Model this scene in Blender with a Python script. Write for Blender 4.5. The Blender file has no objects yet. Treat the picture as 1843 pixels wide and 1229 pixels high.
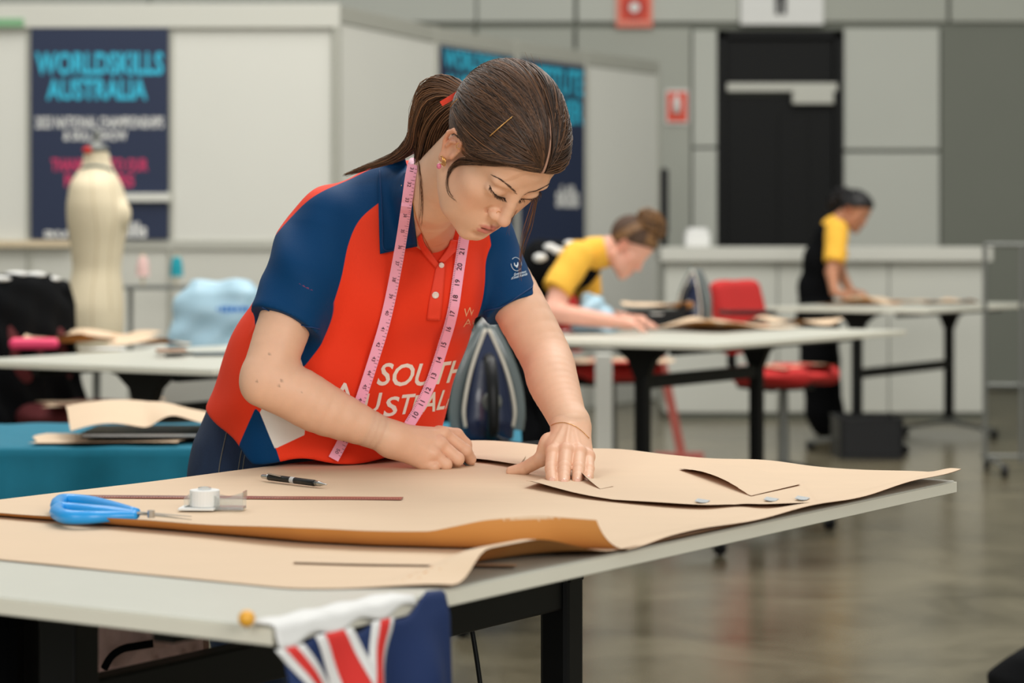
import bpy, bmesh, math, random
import numpy as np
from mathutils import Vector, Matrix
from mathutils.bvhtree import BVHTree

random.seed(7)
RNG = np.random.default_rng(7)
SC = bpy.context.scene
COL = SC.collection

# ------------------------------------------------------------------ camera, light, exposure
F, CX, HY, CH = 4350.0, 921.5, 434.0, 1.24      # focal length in pixels, principal column, horizon row, camera height (m)
TZ = 0.85                                        # work-table height
cam_data = bpy.data.cameras.new('camera')
cam = bpy.data.objects.new('camera', cam_data)
COL.objects.link(cam)
cam.location = (0, 0, CH)
cam.rotation_euler = (math.pi / 2, 0, 0)
cam_data.sensor_width = 36.0
cam_data.lens = F / 1843.0 * 36.0
cam_data.shift_y = -(614.5 - HY) / 1843.0
cam_data.dof.use_dof = True
cam_data.dof.focus_distance = 3.90
cam_data.dof.aperture_fstop = 4.3
cam_data.clip_end = 200
SC.camera = cam

world = bpy.data.worlds.new('hall_ambient')
SC.world = world
world.use_nodes = True
bg = world.node_tree.nodes['Background']
bg.inputs[0].default_value = (0.93, 0.96, 0.94, 1)
bg.inputs[1].default_value = 0.66


def area(name, loc, size, power, color=(1, 0.965, 0.91), target=None):
    d = bpy.data.lights.new(name, 'AREA')
    d.shape = 'RECTANGLE'
    d.size, d.size_y = size
    d.energy = power
    d.color = color
    o = bpy.data.objects.new(name, d)
    COL.objects.link(o)
    o.location = loc
    if target is not None:
        o.rotation_euler = (Vector(target) - Vector(loc)).to_track_quat('-Z', 'Y').to_euler()
    return o


area('hall_and_fill_light', (1.0, 5.6, 6.8), (2.2, 2.2), 130, target=(.2, 4.6, 1))
area('hall_and_fill_light', (-2.6, 5.6, 6.8), (2.0, 2.0), 60, target=(-.6, 4.6, 1))
area('hall_and_fill_light', (1.5, 8.5, 7.0), (2.5, 2.5), 190)
area('hall_and_fill_light', (-3.0, 10.0, 7.0), (2.5, 2.5), 190)
area('hall_and_fill_light', (3.2, 13.0, 7.0), (2.5, 2.5), 190)
area('hall_and_fill_light', (-1.5, 12.0, 7.0), (2.5, 2.5), 170)

area('hall_and_fill_light', (3.4, -3.4, 3.6), (3.0, 2.2), 300, target=(.2, 3.6, .9))  # added low fill behind the camera, brightens upright faces such as the table edge
area('hall_and_fill_light', (-3.2, -3.4, 3.8), (3.0, 2.2), 150, target=(-.2, 3.8, .9))  # weaker added fill from the left rear, not a known lamp of the hall
area('hall_and_fill_light', (5.0, 10.0, 6.5), (2.5, 2.5), 170, target=(-.2, 16.2, 1.3))  # added light aimed at the receding partition to brighten it

SC.view_settings.view_transform = 'Standard'
SC.view_settings.look = 'None'
SC.view_settings.gamma = 1.0
SC.view_settings.use_curve_mapping = False
SC.view_settings.exposure = -0.26


# ------------------------------------------------------------------ helpers
def P(px, py, d):
    return Vector(((px - CX) * d / F, d, CH - (py - HY) * d / F))


def T(px, py, z=TZ):
    return P(px, py, F * (CH - z) / (py - HY))


def lin(c):
    out = []
    for v in c:
        v = v / 255.0
        out.append(v / 12.92 if v <= 0.04045 else ((v + 0.055) / 1.055) ** 2.4)
    return (*out, 1.0)


MATS = {}


def mat(name, rgb, rough=0.6, metal=0.0, var=0.06, vscale=30.0, bump=0.0, bscale=200.0, spec=0.5,
        trans=0.0, alpha=1.0, sss=0.0, sheen=0.0, stretch=None, emit=None, coat=0.0):
    if name in MATS:
        return MATS[name]
    m = bpy.data.materials.new(name)
    m.use_nodes = True
    nt = m.node_tree
    b = nt.nodes['Principled BSDF']
    c = lin(rgb)
    b.inputs['Roughness'].default_value = rough
    b.inputs['Metallic'].default_value = metal
    b.inputs['Specular IOR Level'].default_value = spec
    tc = nt.nodes.new('ShaderNodeTexCoord')
    mp = nt.nodes.new('ShaderNodeMapping')
    nt.links.new(tc.outputs['Object'], mp.inputs[0])
    if stretch:
        mp.inputs['Scale'].default_value = stretch
    nz = nt.nodes.new('ShaderNodeTexNoise')
    nz.inputs['Scale'].default_value = vscale
    nz.inputs['Detail'].default_value = 4
    nt.links.new(mp.outputs[0], nz.inputs['Vector'])
    mx = nt.nodes.new('ShaderNodeMix')
    mx.data_type = 'RGBA'
    mx.inputs['A'].default_value = [min(1, v * (1 - var)) for v in c[:3]] + [1]
    mx.inputs['B'].default_value = [min(1, v * (1 + var)) for v in c[:3]] + [1]
    nt.links.new(nz.outputs['Fac'], mx.inputs['Factor'])
    nt.links.new(mx.outputs['Result'], b.inputs['Base Color'])
    if bump:
        n2 = nt.nodes.new('ShaderNodeTexNoise')
        n2.inputs['Scale'].default_value = bscale
        n2.inputs['Detail'].default_value = 3
        nt.links.new(mp.outputs[0], n2.inputs['Vector'])
        bp = nt.nodes.new('ShaderNodeBump')
        bp.inputs['Strength'].default_value = bump
        bp.inputs['Distance'].default_value = 0.002
        nt.links.new(n2.outputs['Fac'], bp.inputs['Height'])
        nt.links.new(bp.outputs[0], b.inputs['Normal'])
    if trans:
        b.inputs['Transmission Weight'].default_value = trans
    if alpha < 1:
        b.inputs['Alpha'].default_value = alpha
    if sss:
        b.inputs['Subsurface Weight'].default_value = sss
        b.inputs['Subsurface Radius'].default_value = (1.0, 0.35, 0.2)
        b.inputs['Subsurface Scale'].default_value = 0.006
    if sheen:
        b.inputs['Sheen Weight'].default_value = sheen
    if coat:
        b.inputs['Coat Weight'].default_value = coat
    if emit:
        b.inputs['Emission Color'].default_value = lin(emit[0])
        b.inputs['Emission Strength'].default_value = emit[1]
    MATS[name] = m
    return m


def link_obj(name, me, parent=None, world=False, smooth=False):
    o = bpy.data.objects.new(name, me)
    COL.objects.link(o)
    if parent is not None:
        o.parent = parent
        if world:
            inv = Matrix.Identity(4)
            q = parent
            chain = []
            while q is not None:
                chain.append(q)
                q = q.parent
            M = Matrix.Identity(4)
            for q in reversed(chain):
                M = M @ q.matrix_parent_inverse @ Matrix.LocRotScale(q.location, q.rotation_euler, q.scale)
            o.matrix_parent_inverse = M.inverted()
    if smooth and len(me.polygons):
        me.polygons.foreach_set('use_smooth', np.ones(len(me.polygons), dtype=bool))
    return o


def tag(o, label=None, cat=None, group=None, kind=None):
    if label:
        o['label'] = label
    if cat:
        o['category'] = cat
    if group:
        o['group'] = group
    if kind:
        o['kind'] = kind
    return o


def thing(name, label, cat, loc=(0, 0, 0), rz=0.0, group=None):
    o = bpy.data.objects.new(name, None)
    COL.objects.link(o)
    o.empty_display_size = 0.1
    o.location = loc
    o.rotation_euler = (0, 0, rz)
    return tag(o, label, cat, group)


def copy_tree(o, parent=None):
    c = o.copy()
    COL.objects.link(c)
    if parent is not None:
        c.parent = parent
    for ch in list(o.children):
        copy_tree(ch, c)
    return c


class MB:
    def __init__(s):
        s.v, s.f, s.m = [], [], []
        s.mi = 0

    def add(s, vs, fs):
        n = len(s.v)
        s.v += [tuple(map(float, p)) for p in vs]
        for q in fs:
            s.f.append(tuple(i + n for i in q))
            s.m.append(s.mi)
        return s

    def obox(s, c, ax, ay, az):
        c, ax, ay, az = Vector(c), Vector(ax), Vector(ay), Vector(az)
        vs = [c + ax * i + ay * j + az * k for k in (-1, 1) for j in (-1, 1) for i in (-1, 1)]
        return s.add(vs, [(0, 2, 3, 1), (4, 5, 7, 6), (0, 1, 5, 4), (2, 6, 7, 3), (0, 4, 6, 2), (1, 3, 7, 5)])

    def box(s, lo, hi):
        lo, hi = Vector(lo), Vector(hi)
        h = (hi - lo) / 2
        return s.obox((lo + hi) / 2, (h.x, 0, 0), (0, h.y, 0), (0, 0, h.z))

    def bar(s, a, b, w, h, up=(0, 0, 1)):
        a, b = Vector(a), Vector(b)
        t = (b - a)
        tn = t.normalized()
        side = tn.cross(Vector(up))
        if side.length < 1e-4:
            side = tn.cross(Vector((1, 0, 0)))
        side.normalize()
        u = side.cross(tn)
        return s.obox((a + b) / 2, t / 2, side * w / 2, u * h / 2)

    def tube(s, pts, r, n=10, caps=True, flat=None):
        pts = [Vector(p) for p in pts]
        m = len(pts)
        rs = r if hasattr(r, '__len__') else [r] * m
        base = len(s.v)
        prev = None
        for i, p in enumerate(pts):
            t = (pts[min(i + 1, m - 1)] - pts[max(i - 1, 0)])
            if t.length < 1e-9:
                t = Vector((0, 0, 1))
            t.normalize()
            if prev is None:
                a = Vector((0, 0, 1)) if abs(t.z) < 0.9 else Vector((1, 0, 0))
                sd = t.cross(a).normalized()
            else:
                sd = (prev - t * prev.dot(t))
                sd = sd.normalized() if sd.length > 1e-6 else t.orthogonal().normalized()
            prev = sd
            u = t.cross(sd)
            for k in range(n):
                an = 2 * math.pi * k / n
                s.v.append(tuple(p + sd * math.cos(an) * rs[i] + u * math.sin(an) * rs[i] * (flat or 1)))
        for i in range(m - 1):
            for k in range(n):
                a, b = base + i * n + k, base + i * n + (k + 1) % n
                s.f.append((a, b, b + n, a + n))
                s.m.append(s.mi)
        if caps:
            s.f.append(tuple(base + k for k in reversed(range(n))))
            s.f.append(tuple(base + (m - 1) * n + k for k in range(n)))
            s.m += [s.mi] * 2
        return s

    def cyl(s, a, b, r0, r1=None, n=20):
        return s.tube([a, b], [r0, r0 if r1 is None else r1], n)

    def lathe(s, prof, c=(0, 0, 0), n=24, R=None):
        base = len(s.v)
        c = Vector(c)
        for (r, z) in prof:
            for k in range(n):
                an = 2 * math.pi * k / n
                p = Vector((r * math.cos(an), r * math.sin(an), z))
                if R is not None:
                    p = R @ p
                s.v.append(tuple(c + p))
        for i in range(len(prof) - 1):
            for k in range(n):
                a, b = base + i * n + k, base + i * n + (k + 1) % n
                s.f.append((a, b, b + n, a + n))
                s.m.append(s.mi)
        s.f.append(tuple(base + k for k in reversed(range(n))))
        s.f.append(tuple(base + (len(prof) - 1) * n + k for k in range(n)))
        s.m += [s.mi] * 2
        return s

    def ball(s, c, r, n=14, R=None):
        rr = Vector(r) if hasattr(r, '__len__') else Vector((r, r, r))
        base = len(s.v)
        c = Vector(c)
        nv = n // 2
        for i in range(nv + 1):
            th = math.pi * i / nv
            for k in range(n):
                an = 2 * math.pi * k / n
                p = Vector((rr.x * math.sin(th) * math.cos(an), rr.y * math.sin(th) * math.sin(an), rr.z * math.cos(th)))
                if R is not None:
                    p = R @ p
                s.v.append(tuple(c + p))
        for i in range(nv):
            for k in range(n):
                a, b = base + i * n + k, base + i * n + (k + 1) % n
                s.f.append((a, a + n, b + n, b))
                s.m.append(s.mi)
        return s

    def prism(s, poly, o, ex, ey, ez):
        """poly of 2-D points in the (ex, ey) frame at o, extruded by the vector ez"""
        o, ex, ey, ez = Vector(o), Vector(ex), Vector(ey), Vector(ez)
        a = [o + ex * x + ey * y for x, y in poly]
        b = [p + ez for p in a]
        n = len(poly)
        fs = [tuple(reversed(range(n))), tuple(range(n, 2 * n))]
        fs += [(i, (i + 1) % n, n + (i + 1) % n, n + i) for i in range(n)]
        return s.add(a + b, fs)

    def grid(s, fn, nu, nv):
        vs = [fn(i / nu, j / nv) for j in range(nv + 1) for i in range(nu + 1)]
        w = nu + 1
        return s.add(vs, [(j * w + i, j * w + i + 1, (j + 1) * w + i + 1, (j + 1) * w + i) for j in range(nv) for i in range(nu)])

    def sheet(s, fn, nu, nv, th=0.0006):
        """a thin two-layer sheet: slot 0 above, slot 1 below"""
        w = nu + 1
        top = [Vector(fn(i / nu, j / nv)) for j in range(nv + 1) for i in range(nu + 1)]
        bot = [p - Vector((0, 0, th)) for p in top]
        q = [(j * w + i, j * w + i + 1, (j + 1) * w + i + 1, (j + 1) * w + i) for j in range(nv) for i in range(nu)]
        s.mi = 0
        s.add(top, q)
        s.mi = 1
        s.add(bot, [tuple(reversed(f)) for f in q])
        s.mi = 0
        return s

    def build(s, name, m, parent=None, smooth=False, bevel=0, seg=2, world=False, sub=0):
        me = bpy.data.meshes.new(name)
        me.from_pydata(s.v, [], s.f)
        for x in (m if isinstance(m, (list, tuple)) else [m]):
            me.materials.append(x)
        if any(s.m):
            me.polygons.foreach_set('material_index', s.m)
        me.update()
        o = link_obj(name, me, parent, world, smooth)
        if bevel:
            b = o.modifiers.new('bevel', 'BEVEL')
            b.width = bevel
            b.segments = seg
            b.limit_method = 'ANGLE'
            b.angle_limit = math.radians(40)
        if sub:
            q = o.modifiers.new('sub', 'SUBSURF')
            q.levels = q.render_levels = sub
        return o


def smooth_path(pts, n):
    """Catmull-Rom through pts, n samples; rows may have any width"""
    p = np.array([list(x) for x in pts], float)
    p = np.vstack([2 * p[0] - p[1], p, 2 * p[-1] - p[-2]])
    seg = len(p) - 3
    out = []
    for t in np.linspace(0, seg - 1e-9, n):
        i = int(t)
        u = t - i
        a, b, c, d = p[i], p[i + 1], p[i + 2], p[i + 3]
        out.append(0.5 * (2 * b + (c - a) * u + (2 * a - 5 * b + 4 * c - d) * u * u + (3 * b - a - 3 * c + d) * u ** 3))
    return np.array(out)


# signed-distance modelling: smooth unions of simple volumes turned into one continuous surface
class SDF:
    def __init__(s, lo, hi, h):
        s.h = h
        s.ax = [np.arange(lo[i], hi[i] + h, h, dtype=np.float32) for i in range(3)]
        s.f = np.full([len(a) for a in s.ax], 0.04, np.float32)

    def put(s, fn, lo, hi, k=0.0, op='u'):
        pad = k + 3 * s.h
        sl = []
        for i in range(3):
            a = int(np.searchsorted(s.ax[i], lo[i] - pad))
            b = int(np.searchsorted(s.ax[i], hi[i] + pad))
            if b <= a:
                return s
            sl.append(slice(a, b))
        sl = tuple(sl)
        d = fn(s.ax[0][sl[0]][:, None, None], s.ax[1][sl[1]][None, :, None], s.ax[2][sl[2]][None, None, :])
        a = s.f[sl]
        if op == 'u':
            if k > 0:
                hh = np.clip(0.5 + 0.5 * (d - a) / k, 0, 1)
                s.f[sl] = d * (1 - hh) + a * hh - k * hh * (1 - hh)
            else:
                s.f[sl] = np.minimum(a, d)
        else:
            d = -d if op == 's' else d
            if k > 0:
                hh = np.clip(0.5 - 0.5 * (d - a) / k, 0, 1)
                s.f[sl] = d * (1 - hh) + a * hh + k * hh * (1 - hh)
            else:
                s.f[sl] = np.maximum(a, d)
        return s

    def ell(s, c, r, k=0.0, op='u', R=None, sym=False):
        c = np.array(c, float)
        r = np.array(r, float)
        m = max(r) if R is not None else None
        e = np.array([m] * 3) if m else r
        lo, hi = c - e, c + e
        if sym:
            lo[0], hi[0] = -abs(c[0]) - e[0], abs(c[0]) + e[0]

        def fn(x, y, z):
            if sym:
                x = np.abs(x)
            x, y, z = x - c[0], y - c[1], z - c[2]
            if R is not None:
                A = np.array(R).T
                x, y, z = A[0, 0] * x + A[0, 1] * y + A[0, 2] * z, A[1, 0] * x + A[1, 1] * y + A[1, 2] * z, A[2, 0] * x + A[2, 1] * y + A[2, 2] * z
            k0 = np.sqrt((x / r[0]) ** 2 + (y / r[1]) ** 2 + (z / r[2]) ** 2)
            k1 = np.sqrt((x / r[0] ** 2) ** 2 + (y / r[1] ** 2) ** 2 + (z / r[2] ** 2) ** 2) + 1e-6
            return k0 * (k0 - 1) / k1
        return s.put(fn, lo, hi, k, op)

    def chain(s, pts, rad, k=0.0, op='u', sym=False, ends=None):
        p = np.array([list(q) for q in pts], float)
        rad = np.array(rad if hasattr(rad, '__len__') else [rad] * len(p), float)
        lo = (p - rad[:, None]).min(0)
        hi = (p + rad[:, None]).max(0)
        if sym:
            m = max(abs(lo[0]), abs(hi[0]))
            lo[0], hi[0] = -m, m

        def fn(x, y, z):
            if sym:
                x = np.abs(x)
            best = None
            for i in range(len(p) - 1):
                a, ab = p[i], p[i + 1] - p[i]
                L = float(ab @ ab) + 1e-12
                t = np.clip(((x - a[0]) * ab[0] + (y - a[1]) * ab[1] + (z - a[2]) * ab[2]) / L, 0, 1)
                d = np.sqrt((x - a[0] - ab[0] * t) ** 2 + (y - a[1] - ab[1] * t) ** 2 + (z - a[2] - ab[2] * t) ** 2) - (rad[i] + (rad[i + 1] - rad[i]) * t)
                if best is None:
                    best = d
                else:
                    kk = min(rad) * (0.6 if len(p) < 8 else 0.1)
                    hh = np.clip(0.5 + 0.5 * (d - best) / kk, 0, 1)
                    best = d * (1 - hh) + best * hh - kk * 0.5 * hh * (1 - hh)
            if ends:
                for (o, nrm) in ends:       # flat ends: keep the side where (p - o).n < 0
                    best = np.maximum(best, (x - o[0]) * nrm[0] + (y - o[1]) * nrm[1] + (z - o[2]) * nrm[2])
            return best
        return s.put(fn, lo, hi, k, op)

    def limb(s, pts, rad, k=0.0, n=14):
        q = smooth_path([(*p_, r_) for p_, r_ in zip(pts, rad)], n)
        return s.chain(q[:, :3], q[:, 3], k)

    def zloft(s, rows, e1, k=0.0, op='u', power=2.0, clip=None):
        """rows (z, cx, cy, a, b): elliptical sections, a along e1 and b across"""
        rows = sorted(rows)
        z0, z1 = rows[0][0], rows[-1][0]
        R = np.array(rows, float)
        zz = np.linspace(z0, z1, 60)
        # smooth the piecewise profile a little
        prof = [np.interp(zz, R[:, 0], R[:, i]) for i in range(1, 5)]
        ker = np.array([1, 2, 3, 2, 1]) / 9.0
        prof = [np.convolve(np.pad(q, 2, mode='edge'), ker, 'valid') for q in prof]
        m = max(R[:, 3].max(), R[:, 4].max())
        lo = np.array([R[:, 1].min() - m, R[:, 2].min() - m, z0])
        hi = np.array([R[:, 1].max() + m, R[:, 2].max() + m, z1])
        e1 = np.array(e1, float)
        e1 /= np.linalg.norm(e1)
        e2 = np.array([e1[1], -e1[0]])

        def fn(x, y, z):
            zf = z.ravel()
            cx, cy, a, b = [np.interp(zf, zz, q)[None, None, :].astype(np.float32) for q in prof]
            u = ((x - cx) * e1[0] + (y - cy) * e1[1]) / a
            v = ((x - cx) * e2[0] + (y - cy) * e2[1]) / b
            q = (np.abs(u) ** power + np.abs(v) ** power) ** (1 / power)
            d = (q - 1) * np.minimum(a, b)
            d = np.maximum(d, np.maximum(z0 - z, z - z1))
            if clip is not None:
                d = np.maximum(d, clip(x, y, z))
            return d
        return s.put(fn, lo, hi, k, op)

    def warp(s, fn):
        s.f += fn(s.ax[0][:, None, None], s.ax[1][None, :, None], s.ax[2][None, None, :]).astype(np.float32)
        return s

    def mesh(s, it=2):
        f = s.f
        f = np.pad(f, 1, constant_values=0.04)
        org = np.array([a[0] for a in s.ax]) - s.h
        ins = f < 0
        c = np.zeros([n - 1 for n in f.shape], np.uint8)
        for i in (0, 1):
            for j in (0, 1):
                for k in (0, 1):
                    c += ins[i:i + c.shape[0], j:j + c.shape[1], k:k + c.shape[2]]
        act = np.argwhere((c > 0) & (c < 8))
        idx = np.full(c.shape, -1, np.int32)
        idx[act[:, 0], act[:, 1], act[:, 2]] = np.arange(len(act))
        acc = np.zeros((len(act), 3))
        cnt = np.zeros(len(act))
        cor = [(i, j, k) for i in (0, 1) for j in (0, 1) for k in (0, 1)]
        for a in cor:
            for ax in range(3):
                if a[ax]:
                    continue
                b = list(a)
                b[ax] = 1
                va = f[act[:, 0] + a[0], act[:, 1] + a[1], act[:, 2] + a[2]]
                vb = f[act[:, 0] + b[0], act[:, 1] + b[1], act[:, 2] + b[2]]
                m = (va < 0) != (vb < 0)
                t = np.where(m, va / np.where(m, va - vb, 1), 0)
                p = np.tile(np.array(a, float), (len(act), 1))
                p[:, ax] += t
                acc += p * m[:, None]
                cnt += m
        v = org + (act + acc / cnt[:, None]) * s.h
        quads = []
        for ax in range(3):
            o1, o2 = [(1, 2), (2, 0), (0, 1)][ax]
            A = ins
            sl0 = [slice(1, -1)] * 3
            sl0[ax] = slice(0, -1)
            sl1 = [slice(1, -1)] * 3
            sl1[ax] = slice(1, None)
            a, b = A[tuple(sl0)], A[tuple(sl1)]
            e = np.argwhere(a != b)
            if not len(e):
                continue
            flip = a[e[:, 0], e[:, 1], e[:, 2]]
            base = e.copy()
            for q in range(3):
                if q != ax:
                    base[:, q] += 1
            d1 = np.zeros(3, int)
            d1[o1] = 1
            d2 = np.zeros(3, int)
            d2[o2] = 1
            g = lambda w: idx[w[:, 0], w[:, 1], w[:, 2]]
            q = np.stack([g(base - d1 - d2), g(base - d2), g(base), g(base - d1)], 1)
            q = np.where(flip[:, None], q, q[:, ::-1])
            quads.append(q)
        quads = np.vstack(quads)
        quads = quads[(quads >= 0).all(1)]
        e = np.vstack([quads[:, [0, 1]], quads[:, [1, 2]], quads[:, [2, 3]], quads[:, [3, 0]]])
        n = len(v)
        deg = np.maximum(np.bincount(e[:, 0], minlength=n) + np.bincount(e[:, 1], minlength=n), 1)
        for _ in range(it):
            sm = np.stack([np.bincount(e[:, 0], v[e[:, 1], q], n) + np.bincount(e[:, 1], v[e[:, 0], q], n) for q in range(3)], 1) / deg[:, None]
            v = 0.5 * v + 0.5 * sm
        return v, quads


def np_mesh(name, v, q, m, parent=None, world=True, attrs=None, smooth=True):
    me = bpy.data.meshes.new(name)
    v = np.asarray(v, np.float32)
    q = np.asarray(q, np.int32)
    me.vertices.add(len(v))
    me.vertices.foreach_set('co', v.ravel())
    me.loops.add(q.size)
    me.loops.foreach_set('vertex_index', q.ravel())
    me.polygons.add(len(q))
    me.polygons.foreach_set('loop_start', np.arange(0, q.size, q.shape[1], dtype=np.int32))
    me.polygons.foreach_set('loop_total', np.full(len(q), q.shape[1], np.int32))
    me.update(calc_edges=True)
    me.validate()
    for x in (m if isinstance(m, (list, tuple)) else [m]):
        me.materials.append(x)
    for k, a in (attrs or {}).items():
        at = me.attributes.new(k, 'FLOAT', 'POINT')
        at.data.foreach_set('value', np.asarray(a, np.float32))
    return link_obj(name, me, parent, world, smooth)


def join_meshes(parts):
    vs, qs, n = [], [], 0
    for v, q in parts:
        vs.append(v)
        qs.append(np.asarray(q) + n)
        n += len(v)
    return np.vstack(vs), np.vstack(qs)


def text2d(body, bold=0.0, spacing=1.0):
    """text as flat triangles: verts (n,2), faces; cap height about 0.7"""
    cu = bpy.data.curves.new('text', 'FONT')
    cu.body = body
    cu.offset = bold
    cu.space_character = spacing
    cu.resolution_u = 3
    ob = bpy.data.objects.new('text', cu)
    me = bpy.data.meshes.new_from_object(ob)
    v = np.zeros(len(me.vertices) * 3)
    me.vertices.foreach_get('co', v)
    fs = [tuple(p.vertices) for p in me.polygons]
    bpy.data.objects.remove(ob)
    bpy.data.curves.remove(cu)
    bpy.data.meshes.remove(me)
    return v.reshape(-1, 3)[:, :2], fs


def text_on(name, body, o, ex, ey, m, parent, height=None, width=None, align='c', bold=0.0, world=False, off=0.0):
    """flat print in the plane (ex, ey) at o; fitted to a width and/or height"""
    v, fs = text2d(body, bold)
    lo, hi = v.min(0), v.max(0)
    w, h = hi - lo
    sx = sy = 1.0
    if height:
        sx = sy = height / h
    if width:
        sx = width / w
        if not height:
            sy = sx
    x = (v[:, 0] - lo[0]) * sx
    if align == 'c':
        x = x - w * sx / 2
    elif align == 'r':
        x = x - w * sx
    y = (v[:, 1] - lo[1]) * sy
    o, ex, ey = Vector(o), Vector(ex).normalized(), Vector(ey).normalized()
    nrm = ex.cross(ey)
    b = MB()
    b.add([o + ex * x[i] + ey * y[i] + nrm * off for i in range(len(x))], fs)
    return b.build(name, m, parent, world=world)

# ------------------------------------------------------------------ materials
M_white = mat('white_laminate', (190, 190, 178), .42, var=.03, vscale=9)
M_edge = mat('white_table_edge', (226, 222, 206), .5, var=.03, vscale=12)
M_panel = mat('white_partition', (208, 208, 200), .6, var=.015, vscale=3)
M_panel2 = mat('pale_grey_partition', (196, 196, 187), .6, var=.015, vscale=3)
M_alu = mat('brushed_aluminium', (178, 178, 168), .4, .25, var=.03)
M_hall = mat('grey_hall_wall', (166, 168, 158), .7, var=.03, vscale=2)
M_hall2 = mat('pale_hall_wall', (186, 188, 179), .7, var=.03, vscale=2)
M_hall3 = mat('dark_grey_hall_wall', (112, 115, 105), .75, var=.04, vscale=2)
M_black = mat('black_metal', (12, 13, 14), .45, var=.1, spec=.25)
M_blackp = mat('black_plastic', (12, 13, 15), .4, var=.1, spec=.3)
M_door = mat('black_door', (13, 14, 14), .55, var=.08, vscale=4, spec=.2)
M_blackf = mat('black_fabric', (11, 12, 14), .95, spec=.1, var=.2, vscale=60, bump=.3)
M_steel = mat('polished_steel', (190, 190, 188), .25, 1.0, var=.03)
M_greym = mat('grey_metal', (120, 122, 118), .4, .5)
M_redf = mat('red_upholstery', (186, 32, 30), .8, var=.12, vscale=90, bump=.2)
M_maroon = mat('maroon_upholstery', (84, 18, 22), .85, var=.15, vscale=90, bump=.2)
M_kraft = mat('kraft_paper_face', (213, 187, 157), .72, var=.035, vscale=7, bump=.08, bscale=90, stretch=(1, 2.5, 1))
M_kraftb = mat('kraft_paper_back', (196, 134, 66), .75, var=.05, vscale=9, bump=.08, bscale=90)
M_paperw = mat('white_paper', (225, 225, 222), .7, var=.02)
M_navy = mat('navy_banner', (22, 36, 66), .55, var=.05, vscale=3)
M_cyan = mat('cyan_print', (42, 180, 212), .55, var=.03)
M_whitep = mat('white_print', (224, 224, 220), .55, var=.02)
M_pinkp = mat('pink_print', (200, 45, 95), .55, var=.03)
M_redsign = mat('red_sign', (224, 72, 42), .5, var=.03)
M_dkred = mat('deep_red_sign', (190, 45, 20), .5, var=.03)
M_teal = mat('teal_cotton', (0, 108, 132), .85, var=.12, vscale=25, bump=.25, bscale=500)
M_form = mat('cream_linen', (222, 208, 178), .85, var=.05, vscale=60, bump=.15, bscale=600)
M_ltblue = mat('light_blue_plastic', (178, 214, 232), .35, var=.06, vscale=6, trans=.15)
M_yellow = mat('yellow_polo', (238, 182, 60), .8, var=.06, vscale=40, bump=.2, bscale=600)
M_clear = mat('clear_plastic', (236, 240, 240), .08, var=.0, trans=.9)

UU = Vector((.5427, .8399, 0))
NN = Vector((-.8399, .5427, 0))
RZT = math.atan2(UU.y, UU.x)


def struct(o):
    o['kind'] = 'structure'
    return o


# ------------------------------------------------------------------ the hall
fm = mat('polished_concrete', (118, 113, 99), .2, var=.0)
nt = fm.node_tree
bs = nt.nodes['Principled BSDF']
tc = nt.nodes.new('ShaderNodeTexCoord')
n1 = nt.nodes.new('ShaderNodeTexNoise')
n1.inputs['Scale'].default_value = 1.6
n1.inputs['Detail'].default_value = 8
n1.inputs['Roughness'].default_value = .62
n1.inputs['Distortion'].default_value = .8
nt.links.new(tc.outputs['Object'], n1.inputs['Vector'])
cr = nt.nodes.new('ShaderNodeValToRGB')
cr.color_ramp.elements[0].position = .3
cr.color_ramp.elements[0].color = lin((76, 69, 52))
cr.color_ramp.elements[1].position = .72
cr.color_ramp.elements[1].color = lin((122, 114, 93))
nt.links.new(n1.outputs['Fac'], cr.inputs[0])
nt.links.new(cr.outputs[0], bs.inputs['Base Color'])
rr = nt.nodes.new('ShaderNodeMapRange')
rr.inputs['To Min'].default_value = .14
rr.inputs['To Max'].default_value = .3
nt.links.new(n1.outputs['Fac'], rr.inputs[0])
nt.links.new(rr.outputs[0], bs.inputs['Roughness'])
bs.inputs['Specular IOR Level'].default_value = .6
o = MB().box((-9, -1.5, -.1), (9, 20.6, 0)).build('floor', fm)
struct(o)

DW = 20.0
KW = F / DW
XW = lambda px: (px - CX) / KW
ZW = lambda py: CH + (HY - py) / KW
o = MB().box((-9, DW + .06, 0), (9, DW + .4, 7)).build('wall_back', M_hall3)
struct(o)
wb = o


def wpanel(x0, x1, z0, z1, m, proud=.03):
    MB().box((x0, DW - proud, z0), (x1, DW + .06, z1)).build('panel', m, wb, bevel=.006, world=True)


g = .014
for (a, b, m) in [(-9, -4.6, M_hall), (-4.6, -2.4, M_hall), (-2.4, -.3, M_hall), (-.3, XW(1035), M_hall)]:
    wpanel(a + g, b - g, 0.02, 3.0, m)
wpanel(XW(1035) + g, XW(1243), 0.02, 3.0, M_hall)
wpanel(XW(1243) + g, XW(1289), 0.02, 2.0, M_hall2, .07)
wpanel(XW(1243) + g, XW(1289), 2.02, 2.98, M_hall2, .07)
wpanel(XW(1518), XW(1690), 0.02, ZW(275), M_hall2)
wpanel(XW(1518), XW(1690), ZW(269), 3.0, M_hall2)
wpanel(XW(1693), XW(2000), 0.02, 3.0, M_hall3)
wpanel(XW(2004), 9, 0.02, 3.0, M_hall3)
for (a, b) in [(-9, -3), (-3, -.3), (-.3, XW(1033)), (XW(1036), XW(1330)), (XW(1333), XW(1703)), (XW(1706), XW(2100)), (XW(2103), 9)]:
    wpanel(a + g, b, 3.05, 4.9, M_hall2 if a < XW(1300) else M_hall, .05)
MB().box((-9, DW - .015, 2.985), (9, DW + .06, 3.045)).build('trim', M_hall3, wb, world=True)

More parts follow.
